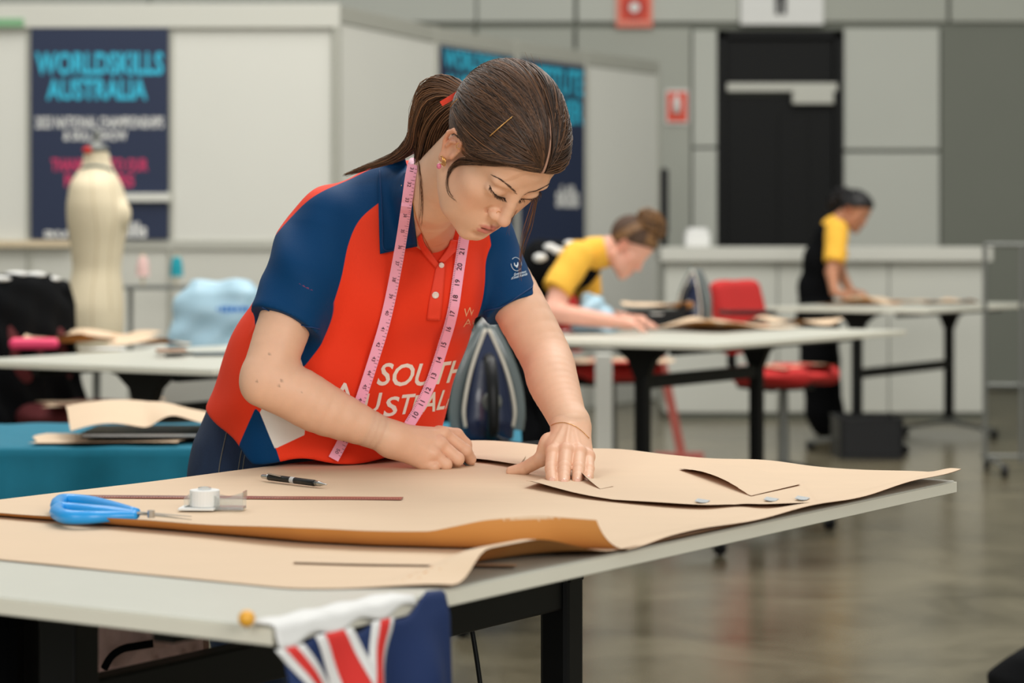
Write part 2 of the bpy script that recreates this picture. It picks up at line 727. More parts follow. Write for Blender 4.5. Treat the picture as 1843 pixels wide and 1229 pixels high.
for sx, nm in ((-9.0, 'wall_left_side'), (9.0, 'wall_right_side')):
    struct(MB().box((sx - .1, -1.5, 0), (sx + .1, 20.3, 4.9)).build(nm, M_hall))

# black door with transom and closer
dr = struct(thing('door_1', 'tall black hall door with a transom and a silver closer arm', None, (XW(1402), DW, 0)))
x0, x1 = XW(1292), XW(1516)
zt = ZW(56)
b = MB()
b.box((x0, DW - .05, 0), (x0 + .07, DW + .06, zt)).box((x1 - .07, DW - .05, 0), (x1, DW + .06, zt)).box((x0, DW - .05, zt - .06), (x1, DW + .06, zt))
b.build('frame', M_door, dr, world=True)
MB().box((x0 + .075, DW, 2.49), (x1 - .075, DW + .05, zt - .065)).build('transom_panel', M_door, dr, bevel=.004, world=True)
MB().box((x0 + .075, DW - .01, .01), (x1 - .075, DW + .05, 2.44)).build('door_leaf', M_door, dr, bevel=.004, world=True)
MB().box((x0 + .5, DW - .022, .3), (x1 - .28, DW - .008, 2.3)).build('inset_panel', M_door, dr, bevel=.004, world=True)
MB().box((x0 + .07, DW - .075, 2.475), (x1 - .05, DW - .04, 2.545)).build('closer_track', M_alu, dr, bevel=.004, world=True)
MB().box((XW(1424), DW - .10, ZW(188)), (XW(1498), DW - .01, ZW(160))).build('closer_body', M_alu, dr, bevel=.006, world=True)
MB().cyl((x0 + .14, DW - .09, 1.05), (x0 + .28, DW - .09, 1.05), .012).cyl((x0 + .14, DW - .09, 1.05), (x0 + .14, DW, 1.05), .014).build('handle', M_steel, dr, world=True)

# signs on the hall wall
t = thing('fire_sign', 'red square fire alarm sign with a white dot high on grey wall', 'sign', (XW(1141), DW - .06, ZW(50)))
MB().box((XW(1108), DW - .075, ZW(51)), (XW(1174), DW - .052, ZW(-16))).build('plate', mat('pale_red_sign', (226, 150, 130), .5), t, bevel=.004, world=True)
for i in range(9):
    xa = XW(1108) + (XW(1174) - XW(1108)) * (i + .1) / 9
    MB().prism([(0, 0), (.016, 0), (.032, .04), (.016, .04)], (xa, DW - .0755, ZW(50.5)), (1, 0, 0), (0, 0, 1), (0, -.001, 0)).build('stripe', M_redsign, t, world=True)
MB().box((XW(1115), DW - .080, ZW(38)), (XW(1168), DW - .074, ZW(-12))).build('red_field', M_redsign, t, world=True)
R90 = Matrix.Rotation(math.pi / 2, 3, 'X')
MB().cyl((XW(1141), DW - .074, ZW(15)), (XW(1141), DW - .085, ZW(15)), .098).build('ring', M_dkred, t, world=True)
MB().cyl((XW(1141), DW - .08, ZW(15)), (XW(1141), DW - .09, ZW(15)), .042).build('dot', M_whitep, t, world=True)

t = thing('extinguisher_sign', 'small red fire extinguisher sign with a white pictogram beside the door', 'sign', (XW(1218), DW - .05, ZW(222)))
MB().box((XW(1197), DW - .05, ZW(224)), (XW(1239), DW - .03, ZW(162))).build('plate', M_whitep, t, bevel=.004, world=True)
MB().box((XW(1200), DW - .055, ZW(220)), (XW(1236), DW - .045, ZW(166))).build('red_field', M_redsign, t, bevel=.004, world=True)
MB().lathe([(.02, 0), (.034, .012), (.034, .11), (.016, .135), (.014, .16)], (XW(1217), DW - .055, ZW(205)), 14).build('pictogram', M_whitep, t, smooth=True, world=True)

t = thing('restroom_sign', 'white square sign with a black standing figure above the black door', 'sign', (XW(1405), DW - .08, ZW(45)))
MB().box((XW(1331), DW - .085, ZW(46)), (XW(1480), DW - .06, ZW(-75))).build('plate', M_whitep, t, bevel=.004, world=True)
b = MB()
cx = XW(1403)
b.prism([(-.045, 0), (-.008, 0), (-.006, .13), (.006, .13), (.008, 0), (.045, 0), (.05, .2), (.085, .2), (.085, .29), (-.085, .29), (-.085, .2), (-.05, .2)], (cx, DW - .087, ZW(28)), (1, 0, 0), (0, 0, 1), (0, -.004, 0))
b.cyl((cx, DW - .086, ZW(28) + .345), (cx, DW - .091, ZW(28) + .345), .042)
b.build('figure', M_blackp, t, world=True)

# ------------------------------------------------------------------ exhibition partitions
DL = 14.3
KL = F / DL
XL = lambda px: (px - CX) / KL
ZL = lambda py: CH + (HY - py) / KL
wl = struct(thing('wall_left', 'white modular exhibition partition with aluminium posts at the left', None, (-3, DL, 0)))
posts = [-6.2, -5.2, -4.2, -3.72, XL(53), XL(307), XL(603)]
ZT = 2.50
for i in range(len(posts) - 1):
    a, c = posts[i] + .02, posts[i + 1] - .02
    MB().box((a, DL, 1.245), (c, DL + .03, ZT)).build('panel', M_panel, wl, bevel=.002, world=True)
    MB().box((a, DL + .004, .02), (c, DL + .03, 1.195)).build('panel', M_panel2, wl, bevel=.002, world=True)
for x in posts:
    MB().cyl((x, DL + .012, 0), (x, DL + .012, 2.6), .024, n=8).build('post', M_alu, wl, world=True)
MB().box((-6.2, DL - .012, 1.19), (posts[-1], DL + .036, 1.25)).build('rail', M_alu, wl, bevel=.003, world=True)
MB().box((-6.2, DL - .03, ZT), (posts[-1] + .03, DL + .04, 2.64)).build('fascia', M_panel2, wl, bevel=.004, world=True)
o = MB().box((-4.6, DL - .05, 1.205), (XL(128), DL - .012, 1.245)).build('wall_ledge', mat('beige_trim', (205, 188, 158), .6), bevel=.003)
tag(o, 'narrow beige ledge running along the partition behind the dress form', 'ledge')
o = MB().box((-3.9, DL - .045, ZL(50)), (XL(45), DL - .03, ZL(34))).build('fascia_strip', mat('green_strip', (120, 165, 125), .5), bevel=.003)
tag(o, 'pale green strip on the partition fascia in the top left corner', 'sign')

rec = [(605, 14.3), (780, 15.75), (925, 16.85), (1052, 17.75), (1181, 18.75)]
rp = [Vector(((px - CX) * d / F, d, 0)) for px, d in rec]
wc = struct(thing('wall_center', 'white modular partition receding towards the hall wall', None, tuple(rp[2])))
for i in range(4):
    a, c = rp[i], rp[i + 1]
    dv = (c - a).normalized()
    nv = Vector((dv.y, -dv.x, 0))
    for (z0, z1, m) in [(.02, 2.53, M_panel)]:
        MB().obox((a + c) / 2 + Vector((0, 0, (z0 + z1) / 2)), dv * ((c - a).length / 2 - .02), nv * .015, (0, 0, (z1 - z0) / 2)).build('panel', m, wc, bevel=.002, world=True)
    MB().obox((a + c) / 2 + Vector((0, 0, 2.585)), dv * ((c - a).length / 2), nv * .024, (0, 0, .05)).build('rail', M_alu, wc, bevel=.003, world=True)
for q in rp:
    MB().cyl(q, q + Vector((0, 0, 2.64)), .03, n=8).build('post', M_alu, wc, world=True)


def banner(name, label, o, ex, w, h, lines, z0, panes=True):
    o, ex = Vector(o), Vector(ex).normalized()
    nv = Vector((ex.y, -ex.x, 0))
    t = thing(name, label, 'banner', tuple(o), group='navy event banners on the partitions')
    MB().obox(o + ex * w / 2 + nv * .024 + Vector((0, 0, h / 2)), ex * w / 2, nv * .004, (0, 0, h / 2)).build('banner_sheet', M_navy, t, world=True)
    for (txt, fx, fz, hh, ww, m, al, bold) in lines:
        text_on('lettering', txt, o + ex * w * fx + nv * .029 + Vector((0, 0, h * fz)), ex, (0, 0, 1), m, t, height=hh, width=ww, align=al, bold=bold, world=True)
    return t


bw, bh = XL(304) - XL(57), ZT - 1.255
FZ = lambda py: (ZL(py) - 1.25) / bh
banner('event_banner', 'navy event banner behind the cream dress form with cyan, white and pink lettering', (XL(57), DL, 1.252), (1, 0, 0), bw, bh, [
    ('WORLDSKILLS', .5, FZ(136), .135, bw * .93, M_cyan, 'c', .03),
    ('AUSTRALIA', .48, FZ(181), .125, bw * .73, M_cyan, 'c', .03),
    ('2023 NATIONAL CHAMPIONSHIPS', .5, FZ(232), .07, bw * .93, M_whitep, 'c', .02),
    ('& SKILLS SHOW', .47, FZ(254), .06, bw * .46, M_whitep, 'c', .02),
    ('THANK YOU TO OUR', .5, FZ(309), .075, bw * .7, M_pinkp, 'c', .03),
    ('PARTNERS', .5, FZ(337), .075, bw * .5, M_pinkp, 'c', .03),
    ('aus', .22, FZ(428), .04, .2, M_whitep, 'c', .02),
    ('skills', .72, FZ(428), .09, .2, M_whitep, 'c', .03)], 0)
o = thing('wall_rail', 'short white rail fixed across the navy banner beside the dress form', 'rail', (XL(265), DL - .05, ZL(356)))
MB().box((XL(222), DL - .06, ZL(363)), (XL(308), DL - .035, ZL(348))).build('bar', M_panel, o, bevel=.003, world=True)
MB().box((XL(300), DL - .04, ZL(364)), (XL(308), DL + .0, ZL(347))).build('bracket', M_alu, o, bevel=.002, world=True)
for i, txts, nm in [(1, [('WORLDSKILLS', .04, .905, .13, None, 'l'), ('AUSTRALIA', .04, .80, .13, None, 'l')], 'navy banner with one cyan line, left of the receding pair'),
                    (2, [('INSTITUTE', .97, .86, .19, None, 'r'), ('PARTNER', .97, .735, .17, None, 'r')], 'navy banner with big cyan letters, right of the receding pair')]:
    a, c = rp[i], rp[i + 1]
    dv = (c - a).normalized()
    w = (c - a).length - .10
    banner('event_banner', nm, tuple(a + dv * .05 + Vector((0, 0, 1.0 if i == 1 else .9))), dv, w, 1.52 if i == 1 else 1.62,
           [(x, fx, fz, hh, w * .92, M_cyan, al, .03) for (x, fx, fz, hh, ww, al) in txts] + ([('skills', .72, .36, .16, w * .36, M_whitep, 'c', .03)] if i == 2 else []), 0)

# low white counter, box on it, dark post
D2 = 16.8
K2 = F / D2
X2 = lambda px: (px - CX) / K2
t = thing('service_counter', 'long low white counter with a ledge top in front of the hall wall', 'counter', ((X2(1200) + X2(1778)) / 2, D2, 0))
xs = [X2(1196), X2(1400), X2(1600), X2(1776)]
for i in range(3):
    MB().box((xs[i] + .004, D2, .05), (xs[i + 1] - .004, D2 + .55, 1.10)).build('front_panel', mat('counter_front', (190, 191, 182), .6, var=.02, vscale=3), t, bevel=.003, world=True)
MB().box((xs[0] - .03, D2 - .06, 1.10), (xs[3] + .03, D2 + .6, 1.2)).build('top', M_panel2, t, bevel=.006, world=True)
MB().box((xs[0] + .02, D2 + .03, 0), (xs[3] - .02, D2 + .5, .05)).build('plinth', M_hall3, t, world=True)
t = thing('napkin_box', 'small white box standing on the counter left of the door', 'box', (X2(1257), D2 + .2, 1.2))
MB().box((X2(1236), D2 + .1, 1.2), (X2(1280), D2 + .3, 1.2 + 26 / K2)).build('carton', M_paperw, t, bevel=.01, world=True)
MB().box((X2(1240), D2 + .13, 1.2 + 26 / K2), (X2(1276), D2 + .27, 1.2 + 34 / K2)).build('lid', M_paperw, t, bevel=.008, world=True)
t = thing('display_post', 'slim black post standing at the end of the white partition', 'post', (1.2, 19.1, 0))
MB().lathe([(.17, 0), (.17, .02), (.03, .03), (.028, 1.8), (.01, 1.82)], (1.2, 19.1, 0), 14).build('pole', M_black, t, world=True)
MB().box((1.165, 19.06, 1.3), (1.235, 19.12, 1.8)).build('sleeve', M_blackp, t, bevel=.006, world=True)


# ------------------------------------------------------------------ work tables
def work_table(label, c, L=1.78, W=1.064, spacing=1.18, rail_z=.70, th=.021, group='folding work tables', foot=.35, dz=0.0, legs=None, flare=1.0):
    t = thing('work_table', label, 'table', (c[0], c[1], 0), RZT, group)
    z = TZ + dz
    MB().box((-L / 2, -W / 2, z - th), (L / 2, W / 2, z)).build('tabletop', [M_white], t, bevel=.003)
    b = MB()
    e = .002
    b.box((-L / 2 - e, -W / 2 - e, z - th + .002), (L / 2 + e, -W / 2, z - .0025)).box((-L / 2 - e, W / 2, z - th + .002), (L / 2 + e, W / 2 + e, z - .0025))
    b.box((-L / 2 - e, -W / 2, z - th + .002), (-L / 2, W / 2, z - .0025)).box((L / 2, -W / 2, z - th + .002), (L / 2 + e, W / 2, z - .0025))
    b.build('edge_band', M_edge, t)
    b = MB()
    for y in (-.3, .3):
        b.box((-L / 2 + .1, y - .015, z - th - .03), (L / 2 - .1, y + .015, z - th))
    b.build('under_frame', M_black, t)
    legs = legs or (-spacing / 2, spacing / 2)
    for x in legs:
        MB().box((x - .027, -.027, .09), (x + .027, .027, z - th - .13)).build('leg', M_black, t, bevel=.008)
        prof = [(-.17, 0), (-.17, -.012), (-.11, -.03), (-.06, -.07), (-.03, -.14), (.03, -.14), (.06, -.07), (.11, -.03), (.17, -.012), (.17, 0)]
        prof = [(max(.03, abs(y_) * flare) * (1 if y_ > 0 else -1), z_) for y_, z_ in prof]
        MB().prism(prof, (x - .022, 0, z - th), (0, 1, 0), (0, 0, 1), (.044, 0, 0)).build('leg_bracket', M_black, t, bevel=.003)
        b = MB()
        for s_ in (-1, 1):
            b.bar((x, 0, .10), (x, s_ * foot, .05), .045, .028)
        b.box((x - .03, -.04, .08), (x + .03, .04, .125))
        b.build('foot', M_greym, t, bevel=.004)
        for s_ in (-1, 1):
            MB().lathe([(.008, -.016), (.026, -.014), (.03, -.004), (.03, .004), (.026, .014), (.008, .016)], (x, s_ * foot, .03), 14, Matrix.Rotation(math.pi / 2, 3, 'Y')).build('castor', M_blackp, t, smooth=False)
    MB().box((legs[0], -.018, rail_z - .055), (legs[1], .018, rail_z)).build('rail', M_black, t, bevel=.004)
    return t


P0 = Vector((-.243, 2.448, 0))
CM = P0 + UU * .89 + NN * .532
work_table('large white work table in the foreground covered in brown paper', CM, legs=(-.62, .53), flare=.3)
work_table('white work table behind the person in red at the left, beside the dress form', Vector((-1.196, 7.9, 0)) + UU * .59)
work_table('white work table at which the person in the black vest leans', Vector((.526, 9.72, 0)) + UU * .5, spacing=1.0)
work_table('farthest white work table, where the person in black overalls stands', Vector((2.04, 14.2, 0)) + UU * .66, spacing=1.38, rail_z=.49, foot=.3)


def tp(s, w, z=0.0):
    """point on the main table: s along its long edge, w across, from the near corner"""
    q = P0 + UU * s + NN * w
    return Vector((q.x, q.y, TZ + z))


def tsw(p):
    r = Vector((p.x, p.y, 0)) - P0
    return r.dot(UU), r.dot(NN)


def vnoise(x, y, sd=0):
    return (math.sin(x * 5.1 + sd) * math.cos(y * 4.3 + 1.7 * sd) + .5 * math.sin(x * 11.3 + y * 7.9 + sd * 2.1) + .3 * math.sin(y * 17.0 - x * 13.0 + sd)) / 1.8


# ------------------------------------------------------------------ paper on the main table
KR = [M_kraft, M_kraftb]


def sm(x):
    x = max(0.0, min(1.0, x))
    return x * x * (3 - 2 * x)


# lower sheet
def f2(a, b):
    w = -.008 + a * 1.05
    s = .213 + b * (.80)
    z = .0016 + .0006 * vnoise(s * 2, w * 2, 3)
    ed = sm((.10 - w) / .10)
    cv = sm((s - .22) / .1) * sm((.62 - s) / .2)
    z += ed * (.004 + .03 * cv)
    w2 = w + ed * cv * .012
    # the near corner is folded back a little
    s2 = s + .10 * sm((.16 - w) / .17) * (1 - b)
    return tp(s2, w2, z)


o = MB().sheet(f2, 70, 50).build('paper_sheet', KR, smooth=True)
tag(o, 'lower brown kraft paper sheet along the near end of the foreground table', 'paper', 'kraft paper on the foreground table')


# upper sheet with its raised front edge
def hfront(w):
    return float(np.interp(w, [-.02, .06, .12, .19, .37, .62, .91, 1.08], [.040, .042, .037, .024, .020, .013, .006, .004])) + .0012 * math.sin(w * 21)


def sfront(w):
    return float(np.interp(w, [-.02, .05, .12, .19, .28, .37, .62, .91, 1.08], [.690, .665, .622, .588, .556, .538, .543, .535, .535]))


def f1(a, b):
    w = -.012 + a * 1.078
    s0 = sfront(w) + .012
    CUT = .14
    if b < CUT:                                   # the rolled-up front edge
        Rc = .046
        ph = math.acos(max(-1, 1 - hfront(w) / Rc)) * (1 - b / CUT)
        s, z = s0 - Rc * math.sin(ph), .0042 + Rc * (1 - math.cos(ph))
        w += .02 * sm((.25 - w) / .2) * (1 - b / CUT)
    else:
        s, z = s0 + (b - CUT) / (1 - CUT) * (1.778 - s0), .0042
    z += .0012 * vnoise(s * 1.3, w * 1.6, 1) * sm((s - s0) / .15)
    far = max(0.0, (s - 1.62) / .18)
    z += (.007 + .016 * sm(w / .9) + .003 * math.sin(w * 23)) * far ** 2
    ed = sm((.05 - w) / .05) * sm((s - s0) / .1)
    z += ed * (.003 + .004 * math.sin(s * 9) ** 2 + .007 * sm((s - 1.3) / .4))
    s += .004 * math.sin(w * 41) * max(0, far)
    return tp(s, w, z)


o = MB().sheet(f1, 110, 150).build('paper_sheet', KR, smooth=True)
tag(o, 'upper brown kraft paper sheet with a raised front edge under both hands', 'paper', 'kraft paper on the foreground table')


def curve_patch(front, back, zf, nu=40, nv=14):
    fr = smooth_path(front, nu + 1)
    bk = smooth_path(back, nu + 1)

    def fn(a, b):
        i = int(round(a * nu))
        q = fr[i] * (1 - b) + bk[i] * b
        p = T(q[0], q[1], TZ + .006)
        return Vector((p.x, p.y, TZ + .0068 + zf(a, b)))
    return fn


# pattern piece under the flat hand
fn = curve_patch([(946, 876), (1000, 886), (1060, 896), (1160, 907), (1260, 914), (1330, 910), (1380, 913), (1470, 908)],
                 [(990, 858), (1020, 850), (1080, 846), (1150, 842), (1240, 840), (1310, 846), (1370, 852), (1440, 868)],
                 lambda a, b: .0012 + (.008 * math.exp(-(a / .13) ** 2) + .003 * abs(math.sin(a * 9))) * (1 - b) ** 3)
tag(MB().sheet(fn, 40, 14).build('pattern_piece', KR, smooth=True), 'cut brown paper pattern piece held flat by the left hand of the person in red', 'paper', 'paper pattern pieces')
fn = curve_patch([(700, 822), (780, 826), (860, 830), (935, 842)], [(760, 806), (820, 806), (880, 808), (950, 816)],
                 lambda a, b: .001 + .004 * (1 - b) ** 2 * a)
tag(MB().sheet(fn, 24, 8).build('pattern_piece', KR, smooth=True), 'cut brown paper piece lying between the hands of the person in red', 'paper', 'paper pattern pieces')
fn = curve_patch([(1222, 848), (1262, 862), (1310, 880), (1352, 897)], [(1300, 838), (1350, 846), (1400, 860), (1440, 876)],
                 lambda a, b: .0035 + .009 * (1 - b) ** 2 * math.sin(math.pi * min(1, a * 1.05)))
tag(MB().sheet(fn, 24, 10).build('pattern_piece', KR, smooth=True), 'small brown paper piece lifting at its slit, right of the flat hand', 'paper', 'paper pattern pieces')
fn = curve_patch([(1046, 866), (1056, 872), (1068, 878), (1080, 883)], [(1068, 862), (1078, 866), (1092, 872), (1104, 878)],
                 lambda a, b: .002 + .012 * (1 - b) ** 2 * (1 - a))
tag(MB().sheet(fn, 12, 8).build('pattern_piece', KR, smooth=True), 'tiny curled paper corner in front of the ring finger', 'paper', 'paper pattern pieces')
fn = curve_patch([(528, 1009), (640, 1012), (780, 1014), (930, 1016)], [(530, 1004), (640, 1006), (780, 1007), (930, 1009)], lambda a, b: -.0045 + .002 * (1 - b))
tag(MB().sheet(fn, 20, 3).build('paper_strip', KR, smooth=True), 'narrow brown paper strip lying on the lower paper sheet', 'paper')
for i, (x, y, lb) in enumerate([(1262, 908, 'bit of white tape on the pattern edge, nearest the flat hand'), (1386, 905, 'bit of white tape in the middle of the pattern edge'), (1442, 903, 'bit of white tape at the right end of the pattern edge')]):
    fn = curve_patch([(x - 12, y + 3), (x, y + 4), (x + 10, y + 2)], [(x - 6, y - 2), (x + 4, y - 2), (x + 16, y - 2)], lambda a, b: .004 + .003 * (1 - a))
    o = MB().sheet(fn, 8, 4).build('tape_bit', [mat('frosted_tape', (214, 218, 220), .3, trans=.2)] * 2, smooth=True)
    tag(o, lb, 'tape', 'bits of tape on the pattern')

# ruler
a, c = T(137, 893, TZ + .006), T(724, 897, TZ + .006)
dv = (c - a).normalized()
sd = Vector((-dv.y, dv.x, 0))
t = thing('ruler', 'long reddish steel ruler lying behind the tape dispenser', 'ruler', tuple((a + c) / 2))
MB().obox((a + c) / 2, dv * (c - a).length / 2, sd * .015, (0, 0, .0008)).build('blade', mat('rosy_metal_ruler', (160, 105, 95), .3, .5, var=.12, vscale=20), t, bevel=.0004, world=True)
b = MB()
for i in range(1, 116):
    q = a + dv * (c - a).length * i / 116
    ln = .008 if i % 10 == 0 else .0045
    b.obox(q - sd * (.0145 - ln / 2) + Vector((0, 0, .001)), dv * .0003, sd * ln / 2, (0, 0, .0002))
b.build('graduations', mat('dark_print', (60, 30, 30), .6), t, world=True)

# tape dispenser: white roll on a clear holder
t = thing('tape_dispenser', 'clear plastic tape dispenser with a chunky white tape roll', 'tape dispenser', tuple(T(385, 915)))
c = T(372, 916, TZ + .006)
ex = Vector((1, -.06, 0)).normalized()
ey = Vector((.06, 1, 0)).normalized()
zb = TZ + .006
b = MB()
b.obox(c + ex * .012 + Vector((0, 0, .002)), ex * .043, ey * .014, (0, 0, .002))
b.build('base', M_clear, t, bevel=.001, world=True)
for s_ in (-1, 1):
    b = MB()
    prof = [(-.03, 0), (.055, 0), (.055, .024), (.03, .017), (.012, .021), (-.022, .024), (-.03, .017)]
    b.prism(prof, c + ey * (s_ * .0145 - .0006), ex, (0, 0, 1), ey * .0012)
    b.build('side_plate', M_clear, t, world=True)
b = MB()
rc = c - ex * .003
b.lathe([(.010, .004), (.0205, .004), (.0215, .005), (.0215, .027), (.0205, .028), (.010, .028)], rc, 30)
b.build('tape_roll', M_paperw, t, smooth=False, bevel=.0006, world=True)
MB().lathe([(.004, .003), (.0095, .003), (.0095, .031), (.004, .032)], rc, 20).build('spindle', M_clear, t, world=True)
MB().obox(rc - ex * .008 + Vector((0, 0, .002)) - ey * .006, ex * .026, ey * .020, (0, 0, .002)).build('foot', M_paperw, t, bevel=.0015, world=True)
b = MB()
b.obox(c + ex * .055 + Vector((0, 0, .022)), ex * .001, ey * .0145, (0, 0, .004))
b.build('cutter', M_steel, t, world=True)

# scissors with blue grips
t = thing('scissors', 'dressmaking scissors with bright blue plastic grips on the paper edge', 'scissors', tuple(T(220, 920)))
zz = TZ + .017
M_blue = mat('bright_blue_plastic', (22, 150, 226), .32, var=.03, spec=.6)


def TZp(px, py, z):
    return T(px, py, z)


pv = T(250, 925, zz)
for (lst, r) in [([(246, 922), (205, 913), (160, 904), (118, 901), (104, 906), (108, 914), (150, 917), (205, 921), (246, 926)], [.006, .0085, .010, .0105, .010, .0095, .0085, .0075, .006]),
                 ([(246, 928), (205, 929), (160, 931), (120, 930), (102, 922), (112, 915), (160, 919), (205, 923), (246, 926)], [.006, .0075, .009, .010, .010, .009, .0085, .007, .006])]:
    pts = smooth_path([(*p, 0) for p in lst], 40)
    rs = np.interp(np.linspace(0, 1, 40), np.linspace(0, 1, len(r)), r)
    MB().tube([T(q[0], q[1], zz) for q in pts], list(rs), 10, flat=1.0).build('handle', M_blue, t, smooth=True, world=True)
for (dz, y0, y1) in [(0, 924, 938), (.003, 927, 936)]:
    q0, q1 = T(240, y0, zz), T(345, y1 - 2, zz - .008)
    b = MB()
    sdv = (q1 - q0).normalized().cross(Vector((0, 0, 1)))
    n_ = len(b.v)
    b.add([q0 + sdv * .009 + Vector((0, 0, dz)), q0 - sdv * .009 + Vector((0, 0, dz)), q1 + Vector((0, 0, dz)), q0 + sdv * .009 + Vector((0, 0, dz + .002)), q0 - sdv * .009 + Vector((0, 0, dz + .002)), q1 + Vector((0, 0, dz + .0012))],
          [(0, 1, 2), (5, 4, 3), (0, 3, 4, 1), (1, 4, 5, 2), (2, 5, 3, 0)])
    b.build('blade', M_steel, t, world=True)
MB().cyl(T(272, 929, zz) + Vector((0, 0, -.002)), T(272, 929, zz) + Vector((0, 0, .008)), .005, n=12).build('pivot_screw', M_steel, t, world=True)

# mechanical pencil on the paper
a, c = T(472, 857, TZ + .012), T(588, 872, TZ + .012)
dv = (c - a)
L_ = dv.length
dv.normalize()
Rp = dv.to_track_quat('Z', 'Y').to_matrix()
t = thing('mechanical_pencil', 'black and silver mechanical pencil lying on the brown paper', 'pencil', tuple((a + c) / 2))
MB().lathe([(.0045, .014 * L_ / .12), (.0052, .02), (.0052, L_ * .8), (.0046, L_ * .84)], a, 16, Rp).build('barrel', M_blackp, t, smooth=True, world=True)
MB().lathe([(.0046, L_ * .84), (.004, L_ * .9), (.0016, L_ * .96), (.0008, L_)], a, 16, Rp).build('tip', M_steel, t, smooth=True, world=True)
MB().lathe([(.003, 0), (.0036, .002), (.0036, .012), (.0045, .0145), (.0045, .02)], a, 16, Rp).build('push_button', M_steel, t, smooth=True, world=True)
upv = Vector((0, 0, 1))
b = MB()
b.bar(a + dv * .018 + upv * .006 - Vector((0, .004, 0)), a + dv * .055 + upv * .004 - Vector((0, .005, 0)), .004, .0012)
b.build('clip', M_steel, t, world=True)
b = MB()
b.lathe([(.00535, L_ * .46), (.00535, L_ * .52)], a, 16, Rp)
b.build('white_print', mat('worn_white_print', (190, 190, 190), .5), t, world=True)

# ------------------------------------------------------------------ the woman at the table
def skin_mat(name, rgb, lip):
    m = mat(name, rgb, .48, var=.07, vscale=45, sss=.12, bump=.16, bscale=700, spec=.4)
    nt = m.node_tree
    b = nt.nodes['Principled BSDF']
    src = b.inputs['Base Color'].links[0].from_socket
    for (att, col) in (('lip', lip), ('dark', (60, 22, 18)), ('blush', tuple(int(c * f) for c, f in zip(rgb, (.97, .80, .74)))), ('scalp', (70, 48, 36))):
        at = nt.nodes.new('ShaderNodeAttribute')
        at.attribute_name = att
        mx = nt.nodes.new('ShaderNodeMix')
        mx.data_type = 'RGBA'
        nt.links.new(at.outputs['Fac'], mx.inputs['Factor'])
        nt.links.new(src, mx.inputs['A'])
        mx.inputs['B'].default_value = lin(col)
        src = mx.outputs['Result']
    nt.links.new(src, b.inputs['Base Color'])
    return m


M_skin = skin_mat('fair_skin', (226, 180, 150), (196, 108, 100))


